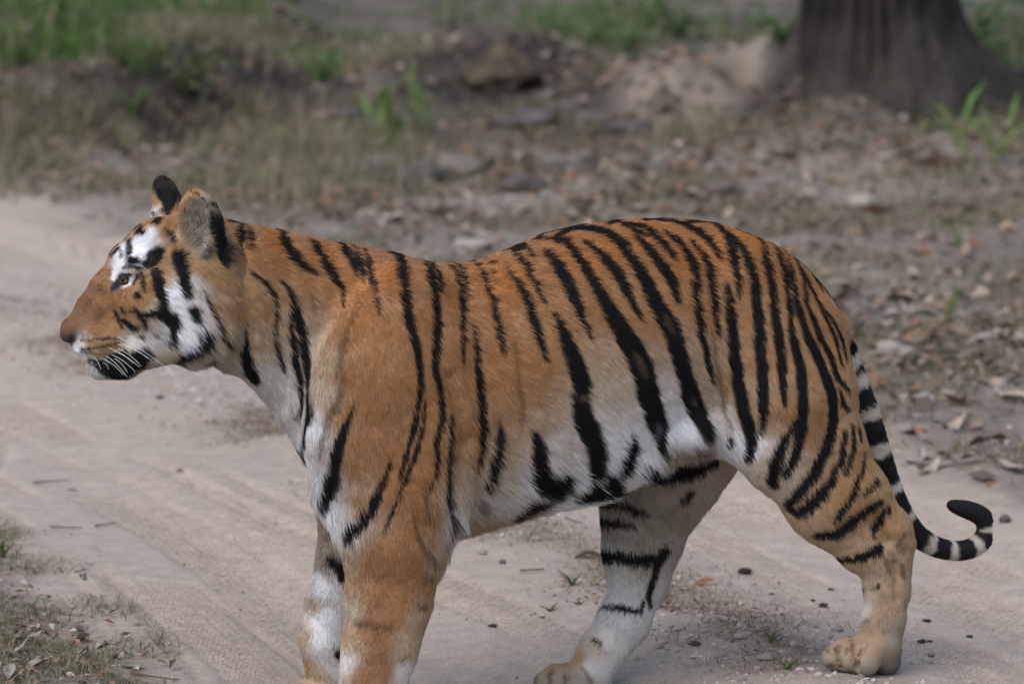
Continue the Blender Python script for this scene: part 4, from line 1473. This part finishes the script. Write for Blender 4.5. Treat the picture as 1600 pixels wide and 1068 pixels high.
def dome(R, a0, a1, axis_v, scale=1.0, nr=10, ns=28):
    """part of a sphere between two angles from axis_v"""
    z = np.asarray(axis_v, float) / np.linalg.norm(axis_v)
    x = np.cross(z, (0, 0, 1.0)); x /= np.linalg.norm(x)
    y = np.cross(z, x)
    vs, fs = [], []
    for i in range(nr + 1):
        a = a0 + (a1 - a0) * i / nr
        for j in range(ns):
            b = 2 * math.pi * j / ns
            vs.append(R * scale * (math.cos(a) * z + math.sin(a) * (math.cos(b) * x + math.sin(b) * y)))
    for i in range(nr):
        for j in range(ns):
            fs.append((i * ns + j, i * ns + (j + 1) % ns, (i + 1) * ns + (j + 1) % ns, (i + 1) * ns + j))
    return np.array(vs), np.array(fs)


for e, sgn in zip(EYES, (1, -1)):
    cpos = e - np.array([0, sgn * 0.0085, 0])
    cw = to_world(cpos) - ORIGIN
    gaze = -T_BACK * 0.72 + T_SIDE * sgn * 0.66 + np.array([0, 0, 0.02])
    vs, fs = dome(0.0140, 0.001, math.pi - 0.001, gaze)
    eb = mesh_np('eye', vs, fs, 4, eye_w, T_ROOT)
    eb.location = cw
    vs, fs = dome(0.0140, 0.001, 0.80, gaze, 1.02)
    mesh_np('iris', vs, fs, 4, eye_i, eb)
    vs, fs = dome(0.0140, 0.001, 0.40, gaze, 1.035)
    mesh_np('pupil', vs, fs, 4, eye_p, eb)
    lidm = plain_mat('eyelid', (0.02, 0.017, 0.018), 0.6, 0.2)
    vs, fs = dome(0.0140, 0.001, 1.32, np.array([0, 0, 1.0]) - T_BACK * 0.25 + T_SIDE * sgn * 0.1, 1.10)
    mesh_np('eyelid', vs, fs, 4, lidm, eb)
    vs, fs = dome(0.0140, 0.001, 1.2, np.array([0, 0, -1.0]) + T_BACK * 0.15 + T_SIDE * sgn * 0.05, 1.09)
    mesh_np('eyelid', vs, fs, 4, lidm, eb)

# whiskers
whisk_m = plain_mat('whisker', (0.85, 0.83, 0.8), 0.4, 0.3)


def thin_tube(name, pts, r0, r1, mat, parent, ns=5):
    pts = np.asarray(pts, float)
    vs, fs = [], []
    for i, p in enumerate(pts):
        t = pts[min(i + 1, len(pts) - 1)] - pts[max(i - 1, 0)]
        t /= np.linalg.norm(t) + 1e-12
        a = np.cross(t, (0.3, 0.2, 0.9)); a /= np.linalg.norm(a)
        b = np.cross(t, a)
        r = r0 + (r1 - r0) * i / (len(pts) - 1)
        for j in range(ns):
            an = 2 * math.pi * j / ns
            vs.append(p + r * (math.cos(an) * a + math.sin(an) * b))
    for i in range(len(pts) - 1):
        for j in range(ns):
            fs.append((i * ns + j, i * ns + (j + 1) % ns, (i + 1) * ns + (j + 1) % ns, (i + 1) * ns + j))
    return mesh_np(name, vs, fs, 4, mat, parent)


WHISK = [(700, 575, 1240, 930), (690, 650, 1050, 820), (640, 720, 920, 890), (570, 770, 790, 990), (520, 790, 760, 975), (630, 760, 880, 940), (660, 800, 800, 950), (700, 700, 940, 880), (430, 770, 520, 910), (540, 850, 600, 910), (600, 690, 860, 850), (720, 640, 1010, 800)]
for x0, y0, x1, y1 in WHISK:
    p0 = (80 + x0 * .1498, 440 + y0 * .1498)
    p1 = (80 + x1 * .1498, 440 + y1 * .1498)
    h = hit(*p0)
    if h is None:
        continue
    ctrl = []
    for k in range(9):
        t = k / 8
        q_ = P(p0[0] + (p1[0] - p0[0]) * t, p0[1] + (p1[1] - p0[1]) * t - 3.5 * math.sin(math.pi * t), h[1] * 700 + 52 * t ** 0.8)
        ctrl.append(q_ if k else h)
    for sgn in (1, -1):
        thin_tube('whisker', to_world(np.array(ctrl) * np.array([1, sgn, 1])) - ORIGIN, 0.0005, 0.00025, whisk_m, T_ROOT)
# claws on the near hind paw
claw_m = plain_mat('claw', (0.05, 0.035, 0.025), 0.35, 0.4)
for x, y, la in ((1289, 1022, 84), (1306, 1003, 66)):
    thin_tube('claw', to_world(np.array([P(x + 2, y + 10, la), P(x, y + 3, la + 2), P(x - 1, y - 4, la + 2)])) - ORIGIN, 0.0035, 0.0012, claw_m, T_ROOT, 6)

# ================================================================== single things on the ground
# ---- fallen leaves
def leaf_mesh(name, curl, fold, ratio, seed):
    r = random.Random(seed)
    vs, fs = [], []
    n_ = 7
    for i in range(n_):
        t = i / (n_ - 1)
        w_ = ratio * math.sin(math.pi * min(t * 0.93 + 0.05, 1)) ** 0.8
        z = curl * (t - 0.4) ** 2 + 0.02 * r.uniform(-1, 1)
        for k, sx in enumerate((-1, -0.5, 0, 0.5, 1)):
            vs.append((t - 0.5 + 0.01 * r.uniform(-1, 1), sx * w_ * 0.5 * (1 - 0.25 * abs(fold)), z + fold * abs(sx) * w_ * 0.5 + 0.02 * r.uniform(-1, 1)))
    for i in range(n_ - 1):
        for k in range(4):
            fs.append((i * 5 + k, i * 5 + k + 1, (i + 1) * 5 + k + 1, (i + 1) * 5 + k))
    me = bpy.data.meshes.new(name)
    me.from_pydata(vs, [], fs)
    for p in me.polygons: p.use_smooth = True
    return me


LEAF_COL = {'grey': ((0.27, 0.235, 0.205), (0.37, 0.32, 0.285)), 'tan': ((0.32, 0.25, 0.19), (0.44, 0.36, 0.285)), 'brown': ((0.16, 0.09, 0.06), (0.27, 0.155, 0.10)), 'rust': ((0.25, 0.09, 0.045), (0.34, 0.15, 0.08)), 'dark': ((0.06, 0.05, 0.045), (0.12, 0.095, 0.08)), 'green': ((0.16, 0.19, 0.11), (0.23, 0.25, 0.16))}
LEAF_M = {}
for k, (c1, c2) in LEAF_COL.items():
    LEAF_M[k] = [leaf_mesh('leaf', cu_, fo, ra_, i) for i, (cu_, fo, ra_) in enumerate(((0.5, 0.25, 0.5), (0.9, -0.35, 0.42), (-0.6, 0.45, 0.55), (0.2, 0.7, 0.45)))]
    mt = plain_mat('leaf_' + k, c1, 0.75, 0.25, 6, c2)
    for me in LEAF_M[k]: me.materials.append(mt)
rl = random.Random(5)


def leaf(px, py, size, colr, label, group, ang=None, tilt=None, variant=None):
    p = place(px, py)
    o = bpy.data.objects.new('fallen_leaf', LEAF_M[colr][rl.randrange(4) if variant is None else variant])
    col.objects.link(o)
    o.location = (p[0], p[1], p[2] + size * 0.10)
    o.scale = (size, size, size)
    o.rotation_euler = (rl.uniform(-0.25, 0.25) if tilt is None else tilt, rl.uniform(-0.25, 0.25), rl.uniform(0, 6.28) if ang is None else ang)
    tag(o, label, 'leaf', group)
    return o


# the ones that stand out
leaf(1540, 512, 0.14, 'tan', 'curled tan leaf with dark hollow under it on the right verge', None, 0.2, -0.4, 2)
leaf(1545, 535, 0.11, 'grey', 'pale grey leaf lying flat below the curled tan leaf on the right verge', None, 0.1)
leaf(1468, 272, 0.28, 'brown', 'large brown leaf below the tree trunk', None, 0.3, -0.5, 3)
leaf(1375, 340, 0.18, 'rust', 'reddish brown leaf on the verge above the tiger hips', None, 0.5, -0.5, 0)
leaf(1180, 275, 0.16, 'rust', 'small rust leaf on the ground behind the middle of the back', None, 0.1)
leaf(1548, 760, 0.05, 'rust', 'small rust leaf on the sand edge above the tail tip', None, 0.8, 0.5)
leaf(1460, 200, 0.2, 'tan', 'pale tan leaf leaning at the foot of the tree', None, 0.4, -0.5, 1)
leaf(345, 902, 0.03, 'dark', 'small dark curled leaf alone on the sand left of the front legs', None, 0.1)
leaf(112, 768, 0.035, 'green', 'small green leaf on the sand above the grass at lower left', None, 0.05)
leaf(1100, 914, 0.055, 'rust', 'curled red-brown leaf on the sand between the hind legs', None, 0.1, 0.5, 3)
leaf(918, 872, 0.09, 'tan', 'dry leaf with dark underside beside the far hind leg', None, 0.15, -0.3, 2)
for px, py, sz, c_, lb in ((118, 985, 0.05, 'dark', 'dark folded leaf standing on edge in the lower left corner'), (45, 1003, 0.085, 'tan', 'long pale leaf in the lower left corner grass'), (130, 1003, 0.08, 'tan', 'pale broad leaf right of the dark folded leaf, lower left'), (20, 1020, 0.09, 'grey', 'grey leaf at the left frame edge, lower left corner'),
                           (185, 1030, 0.055, 'grey', 'silvery leaf at the right end of the lower left grass'), (60, 1045, 0.085, 'tan', 'broad tan leaf near the bottom edge, lower left'), (130, 1022, 0.06, 'tan', 'tan leaf under the pale broad leaf, lower left'), (205, 1045, 0.06, 'green', 'greenish grey leaf by the bottom edge, lower left'), (78, 992, 0.05, 'brown', 'brown curled leaf beside the dark folded leaf, lower left'), (15, 1056, 0.08, 'grey', 'grey curled leaf in the very corner, lower left')):
    leaf(px, py, sz, c_, lb, 'big fallen leaves in the lower left grass')
for k in range(70):
    px, py = rl.uniform(1290, 1600), rl.uniform(300, 760)
    if py > 560 + (px - 1290) * 0.75 + 60 or (px < 1400 and py > 420):
        continue
    kc = rl.choice(['grey', 'tan', 'tan', 'brown', 'grey', 'rust'])
    leaf(px, py, rl.uniform(0.04, 0.12), kc, f'{kc} leaf on the {"upper" if py < 450 else "middle" if py < 600 else "lower"} right verge {"by the frame edge" if px > 1500 else "near the tail side"}', 'litter leaves on the right verge')
for k in range(28):
    kc, px = rl.choice(['grey', 'tan', 'tan', 'brown', 'rust']), rl.uniform(560, 1300)
    leaf(px, rl.uniform(235, 350), rl.uniform(0.07, 0.15), kc, f'blurred {kc} leaf on the verge beyond the {"shoulders" if px < 750 else "middle of the back" if px < 1000 else "hips"}', 'litter leaves behind the tiger back')
for k in range(22):
    kc, px = rl.choice(['grey', 'tan', 'brown', 'grey']), rl.uniform(0, 560)
    leaf(px, rl.uniform(255, 345), rl.uniform(0.06, 0.13), kc, f'blurred {kc} leaf on the verge {"left of the ears" if px < 240 else "beyond the neck"}', 'litter leaves behind the head')
for k in range(20):
    kc, py = rl.choice(['grey', 'brown', 'tan', 'dark']), rl.uniform(880, 1066)
    leaf(rl.uniform(0, 180), py, rl.uniform(0.02, 0.05), kc, f'small {kc} leaf in {"upper" if py < 975 else "lower"} half of the lower left grass', 'small leaves in the lower left grass')


# ---- stones and clods
def stone(name, px, py, size, mat, label, cat, group=None, flat=0.6, seed=0, sink=0.25, point=False):
    r = np.random.default_rng(seed)
    b = bmesh.new()
    bmesh.ops.create_icosphere(b, subdivisions=4 if size > 0.1 else 3, radius=1)
    V = np.array([v.co[:] for v in b.verts])
    F_ = np.array([[v.index for v in f.verts] for f in b.faces])
    b.free()
    o3 = r.uniform(0, 50, 3)
    V = V * (1 + 0.36 * fbm(V[:, 0] * 1.5 + o3[0], V[:, 1] * 1.5 + o3[1], V[:, 2] * 1.5 + o3[2], 5, seed))[:, None]
    if point:
        V[:, :2] *= (1.15 - 0.75 * np.clip(V[:, 2:3] + 0.25, 0, 1.2))
    V = V * np.array([r.uniform(0.85, 1.25), r.uniform(0.7, 1.0), flat]) * size / 2
    p = place(px, py)
    o = mesh_np(name, V, F_, 3, mat)
    o.location = (p[0], p[1], p[2] + size * flat * (0.5 - sink))
    o.rotation_euler = (0, 0, r.uniform(0, 6.28))
    tag(o, label, cat, group)
    return o


rock_g = plain_mat('grey_rock', (0.055, 0.05, 0.05), 0.9, 0.2, 7, (0.17, 0.15, 0.14), 0.03)
rock_p = plain_mat('pale_rock', (0.27, 0.225, 0.19), 0.9, 0.2, 6, (0.38, 0.325, 0.28), 0.01)
rock_e = plain_mat('earthy_rock', (0.12, 0.105, 0.095), 0.95, 0.1, 7, (0.23, 0.195, 0.165), 0.03)
clod_m = plain_mat('dark_clod', (0.035, 0.028, 0.025), 0.95, 0.1, 30, (0.09, 0.07, 0.06), 0.01)
earth_m = plain_mat('dark_earth', (0.05, 0.04, 0.03), 0.95, 0.1, 8, (0.17, 0.13, 0.09), 0.05)
tan_m = plain_mat('tan_earth', (0.21, 0.165, 0.13), 0.95, 0.1, 6, (0.29, 0.235, 0.185), 0.02)
stone('earth_mound', 785, 142, 0.36, earth_m, 'dark pointed hump of earth on the bank above the dip in the back', 'mound', None, 0.9, 3, 0.12, True)
stone('earth_mound', 905, 138, 0.26, earth_m, 'low dark clump of earth right of the pointed hump', 'mound', None, 0.36, 4, 0.3, True)
stone('earth_clod', 1012, 182, 0.26, tan_m, 'round tan clod of earth at the left end of the root mound', 'clod', None, 0.9, 5, 0.2)
stone('rock', 640, 200, 0.40, rock_g, 'long dark grey rock on the bank above the shoulders', 'rock', None, 0.32, 6, 0.3)
stone('rock', 745, 204, 0.26, rock_g, 'dark grey rock right of the long one on the bank', 'rock', None, 0.3, 7, 0.3)
stone('rock', 930, 190, 0.3, rock_g, 'flat grey rock between the dark hump and the root mound', 'rock', None, 0.25, 8, 0.3)
stone('rock', 575, 282, 0.24, rock_g, 'small grey rock lying on the verge above the withers', 'rock', None, 0.5, 9, 0.25)
stone('rock', 660, 285, 0.28, rock_g, 'blurred grey rock on the verge above the shoulder dip', 'rock', None, 0.45, 10, 0.25)
stone('rock', 820, 300, 0.22, rock_g, 'grey lump on the verge just above the lower back', 'rock', None, 0.5, 11, 0.25)
stone('rock', 1345, 322, 0.2, rock_p, 'pale flat stone below the tree', 'rock', None, 0.4, 12, 0.25)
stone('rock', 1395, 555, 0.16, rock_p, 'flat pale stone beside the upper tail', 'rock', None, 0.35, 13, 0.25)
stone('rock', 735, 392, 0.16, rock_p, 'pale stone at the dip of the back', 'rock', None, 0.4, 14, 0.25)
stone('rock', 1570, 815, 0.035, rock_g, 'small grey stone right of the tail tip', 'stone', None, 0.7, 15, 0.2)
stone('rock', 755, 865, 0.022, rock_p, 'small white pebble behind the near foreleg', 'stone', None, 0.6, 16, 0.2)
stone('rock', 785, 880, 0.022, rock_g, 'small grey pebble next to the white pebble behind the foreleg', 'stone', None, 0.6, 17, 0.2)
stone('rock', 1310, 985, 0.026, rock_p, 'rounded pinkish pebble just above the hind paw', 'stone', None, 0.7, 18, 0.2)
stone('rock', 1195, 1030, 0.05, rock_p, 'pale stone in the grass strip left of the hind paw', 'stone', None, 0.4, 19, 0.25)
stone('rock', 1160, 995, 0.045, rock_p, 'pale stone at the top of the grass strip left of the hind paw', 'stone', None, 0.4, 20, 0.25)
for k, (px, py, sz) in enumerate(((1163, 893, .034), (1286, 946, .022), (1298, 921, .016), (1205, 928, .014), (1270, 938, .013), (1448, 970, .02), (1440, 1003, .022), (1452, 1002, .014), (280, 735, .016), (380, 925, .008), (376, 953, .009), (288, 882, .008), (770, 978, .02), (1515, 995, .018), (1084, 1006, .026), (250, 622, .03), (1565, 590, .05))):
    stone('dirt_clod', px, py, sz, clod_m, f'dark clod of dirt on the sand {"left of the front legs" if px < 500 else "under the belly" if px < 900 else "between the hind legs" if px < 1320 else "right of the hind paw" if py > 900 else "beside the tail"}', 'clod', 'dark clods on the sand', 0.42, 30 + k, 0.25)

for k, (px, py, sz, lb) in enumerate(((575, 190, .34, 'low grey rock at the left end of the bank ledge above the shoulders'), (700, 185, .3, 'low dark rock between the long rock and the earth hump'), (830, 196, .34, 'broad grey rock below the brown earth hump'), (880, 178, .26, 'small dark rock right of the brown earth hump'), (985, 205, .26, 'grey rock in front of the round tan clod'), (600, 262, .26, 'grey lump on bare earth left of the shoulder dip'), (720, 268, .3, 'broad grey lump on bare earth above the shoulder dip'), (880, 262, .3, 'flat grey lump on bare earth below the bank ledge'), (1020, 270, .24, 'grey lump on bare earth above the middle of the back'), (1130, 300, .2, 'small grey lump on the verge above the hips'))):
    stone('rock', px, py, sz, rock_g if k < 5 else rock_e, lb, 'rock', None, 0.34, 60 + k, 0.3)

# ---- twigs
twig_m = plain_mat('twig', (0.10, 0.078, 0.065), 0.9, 0.1, 20, (0.2, 0.16, 0.13))


def twig(pxs, r, label, lift=0.004):
    pts = []
    for k in range(len(pxs) - 1):
        for t in np.linspace(0, 1, 5)[:None if k == len(pxs) - 2 else -1]:
            q0, q1 = place(*pxs[k]), place(*pxs[k + 1])
            pts.append(q0 + (q1 - q0) * t + np.array([rl.uniform(-1, 1) * r, rl.uniform(-1, 1) * r, lift + r]))
    c = np.array(pts[0])
    o = limb('twig', np.array(pts) - c, r, r * 0.5, None, twig_m, 6)
    o.location = c
    tag(o, label, 'twig')


twig([(1420, 726), (1470, 734), (1530, 724)], 0.006, 'thin dark twig lying on the sand right of the tail')
twig([(80, 826), (105, 828), (130, 827)], 0.003, 'short dark stick on the sand above the lower left grass')
twig([(150, 825), (182, 820)], 0.003, 'pale stick right of the short dark one at lower left')
twig([(52, 757), (110, 752)], 0.003, 'thin stick on the sand near the left edge')
twig([(812, 895), (850, 893)], 0.004, 'grey stick on the sand beside the dry grass under the belly')
twig([(205, 1055), (280, 1066)], 0.003, 'long thin twig at the bottom edge, lower left')
twig([(1340, 505), (1378, 512)], 0.006, 'dark twig just right of the tail root')
twig([(884, 812), (912, 822)], 0.003, 'small twig on the sand below the belly')

# ---- weeds and grass tufts
weed_m = attr_mat('weed_leaves', rough=0.6, spec=0.3, trans=0.3)


def weed(name, px, py, hgt, spread, n_, cols, label, cat='plant', group=None, long_leaf=False):
    p = place(px, py)
    root_ = empty(name, p)
    V, F_, C_ = [], [], []
    stems = []
    for k in range(max(3, n_ // 9)):
        a = rl.uniform(0, 6.28)
        e = np.array([math.cos(a) * spread * rl.uniform(0.2, 1), math.sin(a) * spread * rl.uniform(0.2, 1), hgt * rl.uniform(0.55, 1)])
        stems.append(e)
    sv, sf = [], []
    for e in stems:
        i = len(sv)
        sd_ = np.array([0.004, 0, 0])
        sv += [-sd_, sd_, e * 0.5 * np.array([0.6, 0.6, 1.1]) + sd_, e * 0.5 * np.array([0.6, 0.6, 1.1]) - sd_, e + sd_ * 0.3, e - sd_ * 0.3]
        sf += [(i, i + 1, i + 2, i + 3), (i + 3, i + 2, i + 4, i + 5)]
    sc_ = np.tile(np.array(cols[0]) * 0.8, (len(sv), 1))
    mesh_np('stem', sv, sf, 4, weed_m, root_, False, sc_)
    for k in range(n_):
        e = stems[k % len(stems)]
        t = rl.uniform(0.15, 1)
        c = e * t * np.array([1, 1, 1])
        a = rl.uniform(0, 6.28)
        L = (hgt * 0.75 if long_leaf else hgt * 0.28) * rl.uniform(0.6, 1.2)
        d_ = np.array([math.cos(a), math.sin(a), rl.uniform(0.2, 1.2) if long_leaf else rl.uniform(-0.2, 0.6)]) * L
        s_ = np.array([-math.sin(a), math.cos(a), rl.uniform(-0.3, 0.3)]) * L * (0.05 if long_leaf else 0.24)
        i = len(V)
        V += [c, c + d_ * 0.5 + s_ + np.array([0, 0, L * .1]), c + d_ - np.array([0, 0, L * .15]), c + d_ * 0.5 - s_ + np.array([0, 0, L * .1])]
        F_.append((i, i + 1, i + 2, i + 3))
        cc_ = np.array(rl.choice(cols)) * rl.uniform(0.7, 1.35)
        C_ += [cc_] * 4
    tag(mesh_np('leaves', V, F_, 4, weed_m, root_, False, np.array(C_)), kind='stuff')
    tag(root_, label, cat, group)


GR = [(0.13, 0.24, 0.07), (0.17, 0.29, 0.09), (0.10, 0.17, 0.06), (0.22, 0.26, 0.12)]
DRYG = [(0.20, 0.20, 0.09), (0.26, 0.22, 0.13), (0.15, 0.17, 0.07)]
for px, py, h_, sp, lb in ((1062, 62, 0.30, 0.22, 'bright green weed left of the tree trunk'), (935, 75, 0.34, 0.25, 'green weed right of the dark earth hump'), (870, 66, 0.28, 0.22, 'green weed directly behind the dark earth hump'), (975, 90, 0.25, 0.2, 'low green weed in front of the bright one left of the trunk'),
                           (1010, 50, 0.3, 0.25, 'green weed between the hump and the trunk, farther back'), (1530, 90, 0.42, 0.3, 'yellow green weed right of the tree trunk'), (1585, 120, 0.35, 0.3, 'green weed at the right frame edge behind the tree'), (700, 50, 0.3, 0.25, 'pale green weed on the bank above the shoulders'),
                           (290, 150, 0.3, 0.2, 'grey green weed on the dark bank above the ears'), (505, 130, 0.26, 0.22, 'thin green weed on the bank above the neck'), (205, 182, 0.16, 0.12, 'small bright weed at the foot of the dark bank'), (90, 60, 0.4, 0.5, 'dense green bush top in the upper left corner'), (180, 45, 0.4, 0.5, 'green bush right of the one in the upper left corner'), (1220, 72, 0.24, 0.16, 'green weed touching the left side of the trunk')):
    weed('weed', px, py, h_, sp * 1.6, 90, GR if 'grey' not in lb and 'pale' not in lb else DRYG + GR[:1], lb)
for px, py, h_, sp, lb in ((612, 240, 0.36, 0.22, 'tuft of long arching green blades on the verge above the withers'), (665, 228, 0.3, 0.15, 'upright green blades right of the arching tuft'), (1520, 280, 0.36, 0.22, 'tuft of yellow green blades below the tree at right'), (1555, 265, 0.26, 0.15, 'small green tuft right of the yellow green one below the tree'), (1480, 500, 0.10, 0.08, 'small green tuft on the right verge near the curled leaf'), (1500, 390, 0.12, 0.12, 'dull green tuft on the right verge above the curled leaf')):
    weed('grass_tuft', px, py, h_, sp, 16, [(0.16, 0.24, 0.05), (0.12, 0.2, 0.05)], lb, 'grass tuft', None, True)
for px, py, h_, sp, lb in ((1205, 1005, 0.035, 0.04, 'small green sprig in the grass strip left of the hind paw'), (895, 915, 0.04, 0.06, 'yellowish grass tuft beside the far hind leg'), (860, 955, 0.018, 0.035, 'tiny grey green sprig on the sand left of the far hind leg'), (905, 945, 0.015, 0.04, 'flat green sprig touching the far hind leg'), (5, 872, 0.06, 0.05, 'green tuft at the left edge of the lower left grass'), (1230, 1045, 0.03, 0.05, 'green sprig low in the grass strip near the hind paw')):
    weed('grass_tuft', px, py, h_, sp, 26, [(0.13, 0.16, 0.06), (0.2, 0.19, 0.09)], lb, 'grass tuft', None, True)

# look-alikes that would share a label are told apart by their order in the picture
_by = {}
for o in list(col.objects):
    if o.parent is None and o.get('label') and o.get('category') in ('leaf', 'clod'):
        _by.setdefault(o['label'], []).append(o)
_ord = ['leftmost', 'second from the left', 'third from the left', 'fourth from the left', 'fifth from the left', 'sixth from the left', 'seventh from the left', 'eighth from the left', 'ninth from the left', 'tenth from the left']
for lb, os_ in _by.items():
    if len(os_) > 1:
        os_.sort(key=lambda o: o.location.x / o.location.y)
        for k, o in enumerate(os_):
            o['label'] = lb + ', ' + _ord[k] if k < len(_ord) else lb
